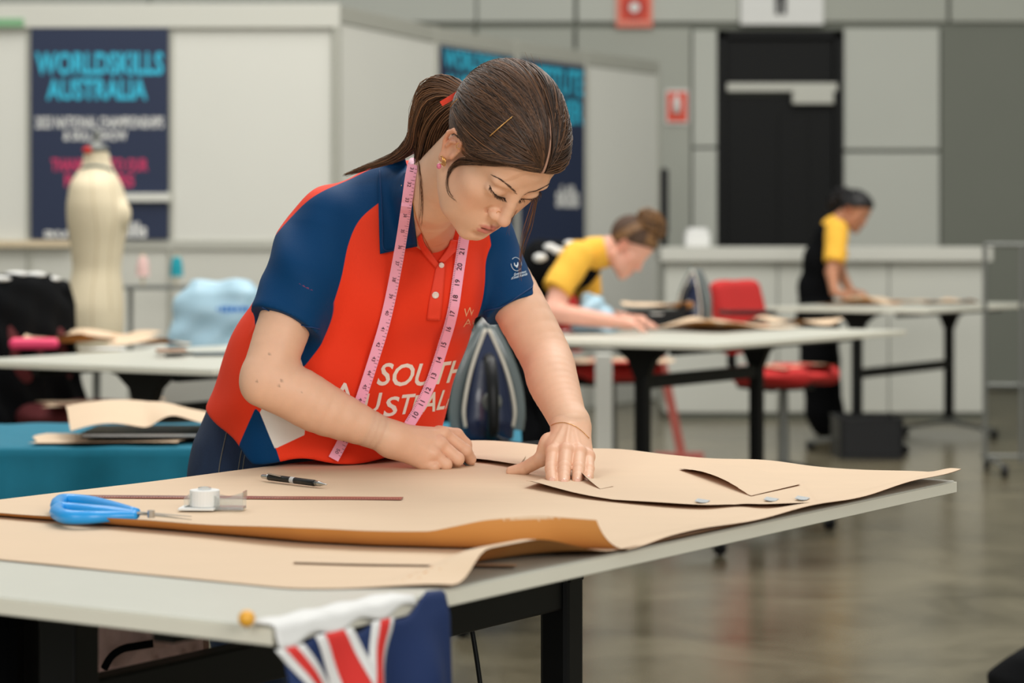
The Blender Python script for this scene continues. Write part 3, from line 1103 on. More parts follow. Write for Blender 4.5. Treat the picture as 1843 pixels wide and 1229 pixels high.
def head_sdf(h, neck=None, neck_r=None, ears=True, fine=True):
    """head in its own frame: x to its right, y forward, z up, origin between the ears"""
    lo, hi = [-.092, -.125, -.125], [.092, .135, .145]
    if neck is not None:
        n = np.array(neck)
        lo = np.minimum(lo, n.min(0) - max(neck_r) - .01)
        hi = np.maximum(hi, n.max(0) + max(neck_r) + .01)
    s = SDF(lo, hi, h)
    s.ell((0, -.018, .052), (.073, .092, .080))
    s.ell((0, .026, .056), (.062, .059, .060), .03)
    s.ell((0, .030, -.012), (.058, .058, .072), .02)
    s.ell((.040, .052, -.004), (.023, .024, .018), .022, sym=True)
    s.ell((.034, .048, -.040), (.027, .032, .030), .025, sym=True)
    s.chain([(.054, .004, -.046), (.036, .050, -.076), (.010, .080, -.090)], [.016, .016, .013], .028, sym=True)
    s.ell((0, .084, -.086), (.019, .013, .015), .016)
    s.ell((0, .074, -.052), (.032, .023, .028), .018)
    s.ell((0, .035, -.062), (.044, .052, .030), .03)
    if neck is not None:
        s.chain(neck, neck_r, .03)
    s.ell((.026, .0725, .043), (.024, .0110, .009), .014, sym=True)
    s.ell((.031, .099, .024), (.021, .015, .012), .014, 's', sym=True)
    # closed, downcast lids over the eyeballs
    s.ell((.0315, .0735, .0215), (.0175, .0125, .0125), .006, sym=True)
    if fine:
        s.chain([(.014, .0835, .0285), (.024, .0895, .0345), (.036, .0875, .0350), (.0475, .0755, .0285)], .0013, .004, 's', sym=True)
        s.chain([(.015, .0860, .0150), (.024, .0880, .0105), (.036, .0855, .0105), (.0475, .0760, .0160)], .0012, .003, 's', sym=True)
    # nose
    s.chain([(0, .081, .034), (0, .0925, .010), (0, .1030, -.012)], [.0075, .0075, .0092], .012)
    s.ell((0, .1060, -.0150), (.0098, .0098, .0085), .006)
    s.ell((.0120, .0930, -.0190), (.0080, .0108, .0080), .005, sym=True)
    s.ell((0, .0930, -.0215), (.010, .012, .006), .006)
    if fine:
        s.ell((.0068, .0985, -.0278), (.0038, .0062, .0035), .003, 's', sym=True)
        s.chain([(.0195, .0875, -.0135), (.0215, .0840, -.0210), (.0175, .0850, -.0260)], .0016, .006, 's', sym=True)
    # lips
    s.chain([(.0235, .0850, -.0520), (.0115, .0968, -.0468), (.0035, .1005, -.0455), (0, .1000, -.0465)], [.0020, .0042, .0044, .0040], .005, sym=True)
    s.chain([(.0220, .0850, -.0545), (.0110, .0950, -.0588), (0, .0980, -.0600)], [.0022, .0050, .0058], .005, sym=True)
    if fine:
        s.chain([(.0205, .0885, -.0528), (.010, .0985, -.0528), (0, .1020, -.0528)], [.0006, .0022, .0026], .002, 's', sym=True)
        s.ell((0, .0985, -.0720), (.015, .0055, .0050), .008, 's')
        s.chain([(0, .0985, -.030), (0, .1015, -.041)], .0022, .006, 's')
    # ears
    if ears:
        s.ell((.0715, -.006, .000), (.0065, .0165, .029), .006, sym=True)
        s.chain([(.0740, .0090, .012), (.0780, .0030, .0265), (.0810, -.0080, .0310), (.0830, -.0185, .0240), (.0830, -.0225, .0100), (.0800, -.0195, -.0060), (.0760, -.0110, -.0200)],
                [.0032, .0038, .0040, .0040, .0038, .0034, .0030], .003, sym=True)
        s.ell((.0745, -.0030, -.0265), (.0050, .0085, .0095), .004, sym=True)
        if fine:
            s.ell((.0815, -.0010, -.0030), (.0075, .0085, .0120), .003, 's', sym=True)
            s.chain([(.0815, -.0050, .0200), (.0830, -.0140, .0120), (.0815, -.0150, .0000)], .0026, .003, 's', sym=True)
            s.chain([(.0790, -.0030, .0150), (.0800, -.0095, .0060), (.0780, -.0100, -.0080)], .0026, .002, sym=True)
        s.ell((.0745, .0085, -.0060), (.0042, .0042, .0065), .003, sym=True)
    return s


def head_attrs(v):
    """paint masks in the head frame: lips, mouth, blush"""
    ax = np.abs(v[:, 0])
    p = np.stack([ax, v[:, 1], v[:, 2]], 1)

    def dseg(pts):
        best = np.full(len(p), 9.0)
        pts = np.array(pts)
        for i in range(len(pts) - 1):
            a, ab = pts[i], pts[i + 1] - pts[i]
            t = np.clip((p - a) @ ab / (ab @ ab), 0, 1)
            best = np.minimum(best, np.linalg.norm(p - a - ab * t[:, None], axis=1))
        return best
    up = dseg([(.0235, .0860, -.0520), (.0115, .0985, -.0468), (.0035, .1025, -.0460), (0, .1015, -.0470)])
    lo = dseg([(.0220, .0860, -.0545), (.0110, .0975, -.0588), (0, .1005, -.0605)])
    sl = dseg([(.0215, .0880, -.0528), (.010, .0975, -.0528), (0, .1005, -.0528)])
    lip = np.clip((.0052 - up) / .0018, 0, 1)
    lip = np.maximum(lip, np.clip((.0064 - lo) / .0018, 0, 1)) * .85
    dark = np.clip((.0026 - sl) / .0012, 0, 1)
    nos = np.sqrt(((ax - .0068) / .0036) ** 2 + ((v[:, 1] - .0985) / .006) ** 2 + ((v[:, 2] + .0262) / .003) ** 2)
    dark = np.maximum(dark, np.clip((1.15 - nos) / .4, 0, 1) * .8)
    ch = np.exp(-(((ax - .052) / .022) ** 2 + ((v[:, 2] + .018) / .022) ** 2)) * (v[:, 1] > .02)
    ns = np.exp(-(((ax) / .015) ** 2 + ((v[:, 2] + .018) / .012) ** 2)) * (v[:, 1] > .09) * .5
    er = np.clip((ax - .070) / .008, 0, 1) * (np.abs(v[:, 1]) < .04) * .6
    return lip, dark, np.clip(ch * .32 + ns * .8 + er, 0, 1)


def hair_region(s, plane_d=.0, back=True):
    """keep only the part of the cap behind the hairline"""
    def fn(x, y, z):
        ax = np.abs(x)
        p1 = -( -.60 * y + .80 * z - .0235 - .10 * np.maximum(ax - .045, 0) * 0)      # negative above the hairline plane
        p2 = np.maximum(y + .020, -(z + .050))
        return np.minimum(p1, p2) + plane_d
    s.put(fn, [a[0] for a in s.ax], [a[-1] for a in s.ax], .004, 'i')


HS = 1.045                                             # head scale
HM = np.array([[-0.7897, 0.2364, 0.5661], [-0.6100, -0.4000, -0.6840], [0.0647, -0.8855, 0.4601]])
HD = 3.80
H0 = np.array(P(887, 277, HD))


def h2w(p):
    return (np.asarray(p, float) * HS) @ HM.T + H0


def w2h(p):
    return ((np.asarray(p, float) - H0) @ HM) / HS


woman = thing('person', 'person in a red and blue polo shirt bending over the foreground table', 'person', (-.44, 4.42, 0))

# neck and upper chest, head
neck_w = [h2w((0, -.030, -.012)), np.array(P(782, 345, 3.98)), np.array(P(766, 412, 4.15)), np.array(P(775, 470, 4.215))]
s = head_sdf(.00155, [tuple(w2h(q)) for q in neck_w], [.050, .051, .046, .034])
hv, hq = s.mesh(1)
lip, dark, blush = head_attrs(hv)
sc_ = np.clip((-.60 * hv[:, 1] + .80 * hv[:, 2] - .024) / .005, 0, 1) * (np.abs(hv[:, 0]) < .0735)
head_v = h2w(hv)

# right arm (image left) and its hand closed on a piece of chalk
Rsh, Rel, Rwr = P(578, 420, 4.12), P(474, 690, 4.03), P(706, 789, 4.085)
s = SDF((-.50, 3.90, .83), (-.02, 4.28, 1.30), .0026)
rm = (Rsh + Rel) / 2
fm_ = Rel.lerp(Rwr, .35)
s.limb([Rsh, rm + Vector((-.003, 0, 0)), Rel.lerp(rm, .18)], [.032, .045, .042], .01)
s.limb([Rel, Rel.lerp(Rwr, .22) + Vector((0, 0, .006)), Rel.lerp(Rwr, .45), Rel.lerp(Rwr, .8), Rwr], [.040, .046, .044, .032, .0275], .018)
ra_v, ra_q = s.mesh(1)
s = SDF((-.26, 4.02, .838), (-.03, 4.24, .96), .00115)
s.chain([Rel.lerp(Rwr, .8), Rwr], [.032, .0275], .01)
kI, kM, kR, kP = P(800, 783, 4.135), P(795, 802, 4.115), P(783, 820, 4.10), P(764, 832, 4.10)
s.chain([Rwr, kI + Vector((-.012, 0, -.002))], [.025, .0155], .014)
s.chain([Rwr, kM + Vector((-.008, 0, 0))], [.024, .0145], .014)
s.chain([Rwr + Vector((0, 0, -.004)), kR + Vector((-.008, 0, 0))], [.024, .0135], .014)
s.chain([Rwr + Vector((.002, 0, -.006)), kP + Vector((-.004, 0, 0))], [.023, .0130], .014)
s.ell(tuple(P(770, 800, 4.13)), (.03, .02, .02), .014)
for (pts, rr_) in [([kI, P(838, 811, 4.145), P(847, 826, 4.16), P(846, 836, 4.172)], [.0122, .0112, .0094, .0078]),
                   ([kM, P(824, 826, 4.115), P(816, 838, 4.14)], [.0122, .0112, .0092]),
                   ([kR, P(803, 836, 4.10), P(796, 842, 4.13)], [.0112, .0102, .0088]),
                   ([kP, P(781, 840, 4.095), P(776, 843, 4.12)], [.0108, .0098, .0085]),
                   ([P(790, 780, 4.16), P(822, 783, 4.175), P(838, 800, 4.18), P(843, 826, 4.182)], [.014, .0120, .0108, .0085])]:
    s.chain(pts, rr_, .0035)
for q in (kI, kM, kR):
    s.ell(tuple(q + Vector((-.003, -.003, .004))), (.0125, .0125, .0115), .006)
for (q, w_) in [(kI, .0019), (kM, .0017), (kR, .0016)]:      # tendons
    s.chain([Rwr.lerp(q, .25) + Vector((0, -.018, .012)), q + Vector((-.006, -.009, .006))], [.002, .003], .006)
rh_v, rh_q = s.mesh(1)

# left arm (image right) and its flat hand
Lsh, Lel, Lwr = P(882, 445, 4.32), P(977, 640, 4.18), P(1028, 770, 4.005)
s = SDF((-.12, 3.93, .86), (.17, 4.42, 1.30), .0026)
s.limb([Lsh, Lsh.lerp(Lel, .5), Lel + Vector((.004, 0, 0)), Lel.lerp(Lwr, .35), Lel.lerp(Lwr, .7), Lwr], [.040, .047, .0445, .0435, .0355, .0295], .0, 24)
s.ell(tuple(Lwr + Vector((.012, .01, .010))), (.017, .02, .018), .016)
la_v, la_q = s.mesh(1)
s = SDF((-.03, 3.80, .842), (.17, 4.13, .97), .00115)
s.chain([Lel.lerp(Lwr, .7), Lwr], [.0345, .0285], .01)
jI, jM, jR, jP = P(996, 815, 3.935), P(1019, 812, 3.93), P(1042, 815, 3.935), P(1058, 823, 3.945)
s.ell(tuple(Lwr + Vector((.013, .01, .010))), (.016, .018, .017), .016)
for q, r0, r1 in [(jI, .022, .0125), (jM, .024, .0125), (jR, .023, .0118), (jP, .021, .0112)]:
    s.chain([Lwr + Vector(((q.x - Lwr.x) * .35, 0, -.004)), q + Vector((0, .004, -.003))], [r0, r1], .012)
for (pts, rr_) in [([jI, P(992, 843, 3.895), P(993, 858, 3.868), P(995, 868, 3.848)], [.0118, .0102, .0092, .0080]),
                   ([jM, P(1016, 842, 3.885), P(1015, 860, 3.858), P(1015, 870, 3.838)], [.0120, .0104, .0094, .0080]),
                   ([jR, P(1041, 843, 3.888), P(1040, 860, 3.862), P(1039, 869, 3.845)], [.0112, .0098, .0088, .0076]),
                   ([jP, P(1060, 843, 3.905), P(1059, 856, 3.885), P(1058, 864, 3.868)], [.0102, .0090, .0082, .0070]),
                   ([P(990, 795, 3.99), P(974, 826, 3.985), P(944, 843, 4.01), P(920, 848, 4.02)], [.016, .0125, .0108, .0085])]:
    s.chain(pts, rr_, .0035)
s.chain([P(985, 800, 3.98), P(1000, 812, 3.955)], [.010, .010], .014)
for q in (jI, jM, jR, jP):
    s.ell(tuple(q + Vector((0, -.001, .003))), (.0115, .0115, .0105), .006)
for q in (jI, jM, jR):
    s.chain([Lwr.lerp(q, .35) + Vector((0, -.004, .019)), q + Vector((0, .004, .0095))], [.001, .0018], .007)
lh_v, lh_q = s.mesh(1)


# inner torso that joins neck and arms, hidden by the shirt
s = SDF((-.52, 4.0, .86), (.02, 4.6, 1.34), .009)
s.chain([Rsh + Vector((.01, .02, -.01)), P(735, 440, 4.23), Lsh + Vector((-.01, .01, -.01))], [.035, .05, .035], .02)
s.chain([P(735, 450, 4.24), P(640, 620, 4.32), P(520, 760, 4.38)], [.07, .07, .07], .03)
to_v, to_q = s.mesh(1)
bv, bq = join_meshes([(head_v, hq), (ra_v, ra_q), (rh_v, rh_q), (la_v, la_q), (lh_v, lh_q), (to_v, to_q)])
z0 = np.zeros(len(bv))


def padattr(a):
    q = z0.copy()
    q[:len(a)] = a
    return q


bl = padattr(blush)
for q in (kI, kM, kR, jI, jM, jR, jP):
    dd = np.linalg.norm(bv - np.array(q), axis=1)
    bl = np.maximum(bl, .45 * np.exp(-(dd / .012) ** 2))
body_bvh = BVHTree.FromPolygons([tuple(p) for p in bv], [tuple(map(int, f)) for f in bq])
CAM = Vector((0, 0, CH))
head_bvh = BVHTree.FromPolygons([tuple(p) for p in head_v], [tuple(map(int, f)) for f in hq])


def ray(bvh, px, py):
    d = (P(px, py, 1.0) - CAM).normalized()
    loc, nrm, i, dist = bvh.ray_cast(CAM, d)
    return loc, nrm


mole = padattr(sc_)
for (mx_, my_, ms_) in [(462, 686, .5), (507, 685, .6), (502, 694, .5), (485, 637, .5), (543, 706, .3)]:
    lc_, _ = ray(body_bvh, mx_, my_)
    if lc_ is not None:
        dd = np.linalg.norm(bv - np.array(lc_), axis=1)
        mole = np.maximum(mole, ms_ * np.clip((.0026 - dd) / .0012, 0, 1))
np_mesh('body', bv, bq, M_skin, woman, attrs={'lip': padattr(lip), 'dark': padattr(dark), 'blush': bl, 'scalp': mole})

# finger nails
M_nail = mat('finger_nail', (232, 182, 160), .18, var=.02, coat=.5)
for (x, y) in [(993, 864), (1015, 866), (1040, 865.5), (1059, 860)]:
    loc, nrm = ray(body_bvh, x, y)
    if loc:
        Rn = nrm.to_track_quat('Z', 'Y').to_matrix()
        MB().ball(loc - nrm * .0004, (.0052, .006, .0013), 12, Rn).build('fingernail', M_nail, woman, smooth=True, world=True)

# ------------------------------------------------------------------ polo shirt
def zof(py, d):
    return CH - (py - HY) * d / F


E1 = (.83, .55)


def row(py, xl, xr, d, b):
    k = d / F
    cx = ((xl + xr) / 2 - CX) * k
    hx = (xr - xl) / 2 * k
    a = math.sqrt(max(hx * hx - (E1[1] * b) ** 2, .0004)) / E1[0]
    return (zof(py, d), cx, d, a, b)


hem_x0, hem_z0 = (378 - CX) * 4.33 / F, zof(728, 4.33)


def hem(x, y, z):
    hz = np.maximum(hem_z0 - .88 * (x - hem_x0) - .25 * np.maximum(x - hem_x0 - .05, 0) * 0, .862)
    return (hz - z) * .75


s = SDF((-.60, 3.95, .855), (.09, 4.56, 1.385), .0034)
s.zloft([row(850, 384, 760, 4.31, .165), row(800, 380, 772, 4.31, .165), row(730, 382, 800, 4.30, .160), row(660, 405, 820, 4.28, .155), row(600, 432, 838, 4.27, .150),
         row(540, 468, 856, 4.255, .145), row(480, 500, 868, 4.24, .14), row(430, 540, 872, 4.23, .135), row(390, 575, 862, 4.22, .125), row(352, 600, 835, 4.22, .105),
         row(325, 640, 808, 4.22, .08), row(300, 690, 770, 4.22, .05)], E1, power=2.3)
# bust, shoulder yoke, upper back
s.ell(tuple(P(690, 520, 4.165)), (.075, .07, .075), .06)
s.ell(tuple(P(808, 520, 4.20)), (.052, .07, .065), .06)
s.chain([P(605, 392, 4.17), P(690, 350, 4.18), P(735, 336, 4.14)], [.052, .050, .040], .04)
s.chain([P(862, 428, 4.29), P(820, 400, 4.24)], [.055, .05], .04)
s.chain([P(578, 424, 4.16), P(560, 455, 4.14)], [.063, .062], .04)
# sleeves with flat cuffs
rc0, rc1 = P(594, 404, 4.135), P(513, 583, 4.07)
dR = (rc1 - rc0).normalized()
s.chain([rc0, rc0.lerp(rc1, .55), rc1 + dR * .05], [.056, .0670, .0625], .03, ends=[(rc1, dR)])
lc0, lc1 = P(868, 418, 4.30), P(926, 560, 4.235)
dL = (lc1 - lc0).normalized()
s.chain([lc0, lc1 + dL * .05], [.050, .0525], .025, ends=[(lc1, dL)])
# neck opening and the V of the placket
s.chain([P(800, 250, 3.93), P(772, 345, 3.99), P(772, 390, 4.02)], [.055, .055, .040], .010, 's')
s.chain([P(778, 392, 3.98), P(784, 428, 4.01), P(787, 452, 4.035), P(788, 466, 4.05)], [.036, .025, .011, .004], .005, 's')
s.put(hem, (-.6, 3.95, .85), (.09, 4.56, 1.0), .004, 'i')


def folds(x, y, z):
    u, w = x * .86 + z * .5, -x * .5 + z * .86
    f = .0032 * np.sin(u * 46 + 2.0 * np.sin(w * 9)) * np.clip((1.18 - z) * 6, 0, 1)
    f = f + .0022 * np.sin((x * .5 - z * .86) * 60 + 1.5 * np.sin(x * 14)) * np.clip((1.12 - z) * 5, 0, 1) * np.clip((-.15 - x) * 6, 0, 1)
    # sleeve folds
    f = f + .0034 * np.sin((x * .94 + z * .34) * 70 + 1.2 * np.sin(z * 21)) * np.clip((z - 1.10) * 12, 0, 1) * np.clip((-.26 - x) * 9, 0, 1)
    return f


s.warp(folds)
sv, sq = s.mesh(2)
shirt_bvh = BVHTree.FromPolygons([tuple(p) for p in sv], [tuple(map(int, f)) for f in sq])


def poly_sd(poly, px, py):
    """signed distance (pixels of the seam drawing, negative inside) to a closed outline"""
    poly = np.array(poly, float)
    d = np.full(len(px), 1e9)
    ins = np.zeros(len(px), bool)
    n = len(poly)
    for i in range(n):
        a, b = poly[i], poly[(i + 1) % n]
        ab = b - a
        t = np.clip(((px - a[0]) * ab[0] + (py - a[1]) * ab[1]) / (ab @ ab), 0, 1)
        d = np.minimum(d, np.hypot(px - a[0] - ab[0] * t, py - a[1] - ab[1] * t))
        c = ((a[1] > py) != (b[1] > py)) & (px < (b[0] - a[0]) * (py - a[1]) / (b[1] - a[1] + 1e-12) + a[0])
        ins ^= c
    return np.where(ins, -d, d)


# seams are drawn on a plane through the chest and carried straight through the cloth
spx = CX + sv[:, 0] * F / 4.17
spy = HY + (CH - sv[:, 2]) * F / 4.17
blueR = smooth_path([(440, 570), (470, 470), (500, 425), (560, 362), (640, 318), (708, 290), (735, 300), (720, 345), (684, 368), (652, 398), (634, 440), (622, 500), (602, 560), (576, 612), (500, 640)], 90)
blueL = smooth_path([(846, 600), (866, 560), (880, 500), (884, 450), (880, 405), (900, 380), (990, 440), (1000, 560), (930, 640)], 60)
blueS = [(466, 730), (434, 796), (420, 850), (516, 852), (503, 806), (474, 738)]
whiteS = [(548, 640), (562, 690), (552, 779), (500, 803), (474, 738), (500, 690)]
bd = np.minimum(poly_sd(blueR, spx, spy), poly_sd(blueL, spx, spy))
wd = poly_sd(whiteS, spx, spy)
# the sleeves are blue all round, the back panel is red
for (c0, c1, r) in ((rc0, rc1, .06), (lc0, lc1, .055)):
    a, ab = np.array(c0), np.array(c1 - c0)
    t = np.clip((sv - a) @ ab / (ab @ ab), .12, 1.2)
    dd = np.linalg.norm(sv - a - ab * t[:, None], axis=1)
    t2 = (sv - a) @ ab / (ab @ ab)
    if r == .06:
        bd = np.maximum(bd, np.where(spx < 640, np.minimum((t2 - .72) * 200, (dd - r * 1.16) * 1000), -99))
    bd = np.minimum(bd, np.where(t2 > .35, (dd - r * 1.16) * 1000, 99))
bd = np.minimum(bd, poly_sd(blueS, spx, spy))
shm = bpy.data.materials.new('polo_knit')
shm.use_nodes = True
nt = shm.node_tree
bs = nt.nodes['Principled BSDF']
bs.inputs['Roughness'].default_value = .62
bs.inputs['Sheen Weight'].default_value = .03
bs.inputs['Specular IOR Level'].default_value = .12
src = None
prev = lin((236, 62, 34))
for att, col in (('blue', (0, 56, 100)), ('white', (224, 222, 216))):
    at = nt.nodes.new('ShaderNodeAttribute')
    at.attribute_name = att
    mr = nt.nodes.new('ShaderNodeMapRange')
    mr.inputs['From Min'].default_value = .7
    mr.inputs['From Max'].default_value = -.7
    nt.links.new(at.outputs['Fac'], mr.inputs[0])
    mx = nt.nodes.new('ShaderNodeMix')
    mx.data_type = 'RGBA'
    nt.links.new(mr.outputs[0], mx.inputs['Factor'])
    if src is None:
        mx.inputs['A'].default_value = prev
    else:
        nt.links.new(src, mx.inputs['A'])
    mx.inputs['B'].default_value = lin(col)
    src = mx.outputs['Result']
nt.links.new(src, bs.inputs['Base Color'])
tc = nt.nodes.new('ShaderNodeTexCoord')
vor = nt.nodes.new('ShaderNodeTexVoronoi')
vor.inputs['Scale'].default_value = 620
nt.links.new(tc.outputs['Object'], vor.inputs['Vector'])
bp = nt.nodes.new('ShaderNodeBump')
bp.inputs['Strength'].default_value = .25
bp.inputs['Distance'].default_value = .0006
nt.links.new(vor.outputs['Distance'], bp.inputs['Height'])
nt.links.new(bp.outputs[0], bs.inputs['Normal'])
shirt = np_mesh('polo_shirt', sv, sq, shm, woman, attrs={'blue': bd, 'white': wd})

M_shred = mat('red_knit', (236, 62, 34), .65, var=.03, vscale=60, bump=.2, bscale=900)
M_shblue = mat('blue_knit', (0, 56, 100), .65, spec=.15, var=.05, vscale=60, bump=.2, bscale=900)


def on(px, py, off=.0015, bvh=None):
    loc, nrm = ray(bvh or shirt_bvh, px, py)
    if loc is None:
        return None
    if nrm.dot(loc - CAM) > 0:
        nrm = -nrm
    return loc + nrm * off


def cloth_patch(name, rows, m, parent, offs, th=.0022, nv=10, nu=26):
    """rows of picture points laid over shirt and neck; offs = stand-off per row end"""
    A = smooth_path(rows[0], nu + 1)
    B = smooth_path(rows[1], nu + 1)
    G = []
    for j in range(nv + 1):
        t = j / nv
        line = []
        for i in range(nu + 1):
            q = A[i] * (1 - t) + B[i] * t
            cand = [ray(bv_, q[0], q[1])[0] for bv_ in (shirt_bvh, body_bvh)]
            cand = [c.y for c in cand if c is not None]
            line.append(min(cand) if cand else np.nan)
        G.append(line)
    G = np.array(G)
    m_ = np.nanmedian(G)
    G = np.where(np.isnan(G), m_, G)
    for _ in range(6):
        Gp = np.pad(G, 1, mode='edge')
        G = np.minimum(G, (Gp[:-2, 1:-1] + Gp[2:, 1:-1] + Gp[1:-1, :-2] + Gp[1:-1, 2:]) / 4)
    pts = []
    for j in range(nv + 1):
        t = j / nv
        for i in range(nu + 1):
            q = A[i] * (1 - t) + B[i] * t
            o_ = offs[0] * (1 - t) + offs[1] * t
            pts.append(P(q[0], q[1], G[j, i] - o_))
    w = nu + 1
    b = MB()
    b.add(pts, [(j * w + i, j * w + i + 1, (j + 1) * w + i + 1, (j + 1) * w + i) for j in range(nv) for i in range(nu)])
    o = b.build(name, m, parent, smooth=True, world=True)
    sd_ = o.modifiers.new('thickness', 'SOLIDIFY')
    sd_.thickness = th
    sd_.offset = 0
    return o


collar = cloth_patch('collar', ([(727, 279), (734, 310), (739, 345), (744, 390), (751, 443)], [(697, 290), (681, 312), (681, 350), (682, 400), (684, 457)]), M_shblue, shirt, (.005, .005))
cloth_patch('collar_lining', ([(812, 432), (806, 446), (798, 458), (789, 470)], [(833, 433), (834, 440), (823, 450), (800, 472)]), M_shred, shirt, (.010, .010), nu=12, nv=6)
cloth_patch('placket_edge', ([(751, 428), (756, 446), (766, 462), (784, 482)], [(758, 420), (764, 438), (774, 452), (789, 474)]), M_shred, shirt, (.004, .008), nu=12, nv=4)
cloth_patch('placket', ([(786, 474), (779, 510), (772, 545), (768, 576)], [(802, 470), (799, 510), (796, 545), (792, 577)]), M_shred, shirt, (.0022, .0028), nu=16, nv=5, th=.0012)


def cord(name, pts, r, m, parent, off=.001, bvh=None, n=40):
    q = [on(p[0], p[1], off, bvh) for p in smooth_path(pts, n)]
    q = [x for x in q if x is not None]
    return MB().tube(q, r, 6).build(name, m, parent, smooth=True, world=True)


M_seam = mat('blue_seam', (0, 52, 104), .7)
M_rseam = mat('red_seam', (196, 42, 22), .7)
cord('cuff_seam', [(472, 552), (492, 562), (530, 580), (574, 592)], .0011, M_seam, shirt)
cord('cuff_seam', [(872, 560), (900, 552), (930, 535), (958, 517)], .0011, M_seam, shirt)
cord('buttonhole', [(771, 572), (782, 573), (793, 574)], .0009, M_rseam, shirt, .004)
cord('collar_seam', [(687, 312), (688, 360), (688, 410), (690, 449), (720, 446), (748, 438)], .0007, M_seam, collar, .009)
M_button = mat('pearl_button', (232, 214, 204), .25, var=.04, coat=.4)
for (x, y, k_) in [(793, 478, .8), (783, 530, 1)]:
    loc, nrm = ray(shirt_bvh, x, y)
    Rn = nrm.to_track_quat('Z', 'Y').to_matrix()
    o = MB().lathe([(.001, -.001), (.0058 * k_, -.001), (.0062 * k_, .0008), (.0050 * k_, .0022), (.0038 * k_, .0014), (.0005, .0012)], loc + nrm * .004, 18, Rn).build('button', M_button, shirt, smooth=True, world=True)


def print_text(name, body, mapper, m, parent, bold=.015, bvh=None, off=.0010, xmax=None):
    v, fs = text2d(body, bold)
    lo, hi = v.min(0), v.max(0)
    n = (v - lo) / (hi - lo)
    bm = bmesh.new()
    vs = [bm.verts.new((a, c, 0)) for a, c in n]
    for f in fs:
        try:
            bm.faces.new([vs[i] for i in f])
        except ValueError:
            pass
    bmesh.ops.triangulate(bm, faces=bm.faces)
    bmesh.ops.subdivide_edges(bm, edges=bm.edges, cuts=1, use_grid_fill=True)
    bm.verts.index_update()
    pos = []
    for q in bm.verts:
        x, y = mapper(q.co.x, q.co.y)
        pos.append(None if xmax and x > xmax else on(x, y, off, bvh))
    b = MB()
    idx = {}
    vv = []
    for i, p in enumerate(pos):
        if p is not None:
            idx[i] = len(vv)
            vv.append(p)
    ff = [tuple(idx[q.index] for q in f.verts) for f in bm.faces if all(q.index in idx for q in f.verts)]
    ff = [f for f in ff if max((vv[f[0]] - vv[f[1]]).length, (vv[f[1]] - vv[f[2]]).length) < .03]
    bm.free()
    b.add(vv, ff)
    return b.build(name, m, parent, world=True)


M_shwhite = mat('white_shirt_print', (236, 226, 214), .6)


def aff(bl_, br, up):
    return lambda x, y: (bl_[0] + (br[0] - bl_[0]) * x + up[0] * y, bl_[1] + (br[1] - bl_[1]) * x + up[1] * y)


print_text('lettering', 'SOUTH', lambda x, y: (676 + 172 * (x - .12 * x * x) + 13 * y, 693 - 8 * x * x + 3 * math.sin(3.1 * x) - 41 * y), M_shwhite, shirt)
for (ch, xa, xb, yb, ux) in [('A', 600, 636, 727, 3), ('U', 651, 680, 744, 8), ('S', 688, 712, 750, 9), ('T', 714, 738, 746, 10), ('R', 738, 760, 747, 10), ('A', 757, 782, 742, 12), ('L', 784, 798, 738, 12), ('I', 800, 803, 736, 12), ('A', 804, 822, 734, 12)]:
    print_text('lettering', ch, aff((xa, yb - (8 if ch == 'A' and xa == 600 else 0)), (xb, yb + (4 if xa == 600 else -2)), (ux, -36)), M_shwhite, shirt)
M_shorange = mat('pale_orange_print', (248, 180, 140), .6)
print_text('logo_lettering', 'World', aff((833, 571), (884, 559), (2, -16)), M_shorange, shirt, bold=-.005, xmax=852)
print_text('logo_lettering', 'Austr', aff((833, 588), (884, 576), (2, -13)), M_shorange, shirt, bold=-.005, xmax=852)
# crest on the far sleeve
M_shcrest = mat('pale_blue_print', (214, 230, 240), .6)
ring = [(928.5 + 9 * math.cos(a) * 1.0 - 1.5 * math.sin(a), 476 + 11.5 * math.sin(a) + 3.5 * math.cos(a)) for a in np.linspace(.4, 2 * math.pi - .1, 40)]
for seg_ in (ring[:18], ring[22:]):
    q = [on(x, y, .0014) for x, y in seg_]
    q = [x for x in q if x is not None]
    MB().tube(q, .0005, 6).build('crest_ring', M_shcrest, shirt, world=True)
for pts in ([(925, 474), (926, 478), (929, 480)], [(931, 473), (931, 477), (929, 481)], [(929, 480), (930, 482)]):
    q = [on(x, y, .0014) for x, y in smooth_path(pts, 8)]
    q = [x for x in q if x is not None]
    MB().tube(q, list(np.linspace(.0008, .0018, len(q))), 6).build('crest_bird', M_shcrest, shirt, world=True)
print_text('sleeve_lettering', 'Government', aff((924.5, 497), (946, 491), (1, -5)), M_shcrest, shirt, bold=.01)
print_text('sleeve_lettering', 'of South Australia', aff((920, 503.5), (948, 495.5), (1, -5)), M_shcrest, shirt, bold=.01)

# ------------------------------------------------------------------ jeans and shoes
M_jeans = mat('dark_denim', (18, 38, 66), .85, var=.25, vscale=70, bump=.3, bscale=700, stretch=(1, 1, .4))
ec = P0 + UU * 1.62 + NN * 1.064                     # edge of the table nearest her
hip = ec + NN * .165 - UU * .10
HX, HYy = -.438, 4.395
s = SDF((-.66, 4.15, .02), (-.2, 4.66, 1.0), .0065)
UX = (UU.x, UU.y)
s.zloft([(1.0, HX + .035, HYy - .0, .125, .100), (.95, HX + .015, HYy, .142, .112), (.88, HX, HYy, .162, .122), (.80, HX - .005, HYy + .004, .168, .122), (.74, HX - .006, HYy + .004, .165, .112)], UX)
for sg in (-1, 1):
    hp = Vector((HX, HYy, .82)) + UU * (.085 * sg)
    s.chain([hp, hp + Vector((0, 0, -.36)) + NN * -.02, hp + Vector((0, 0, -.72)) + NN * .03], [.088, .064, .052], .03)
jv, jq = s.mesh(2)
jeans = np_mesh('jeans', jv, jq, M_jeans, woman)
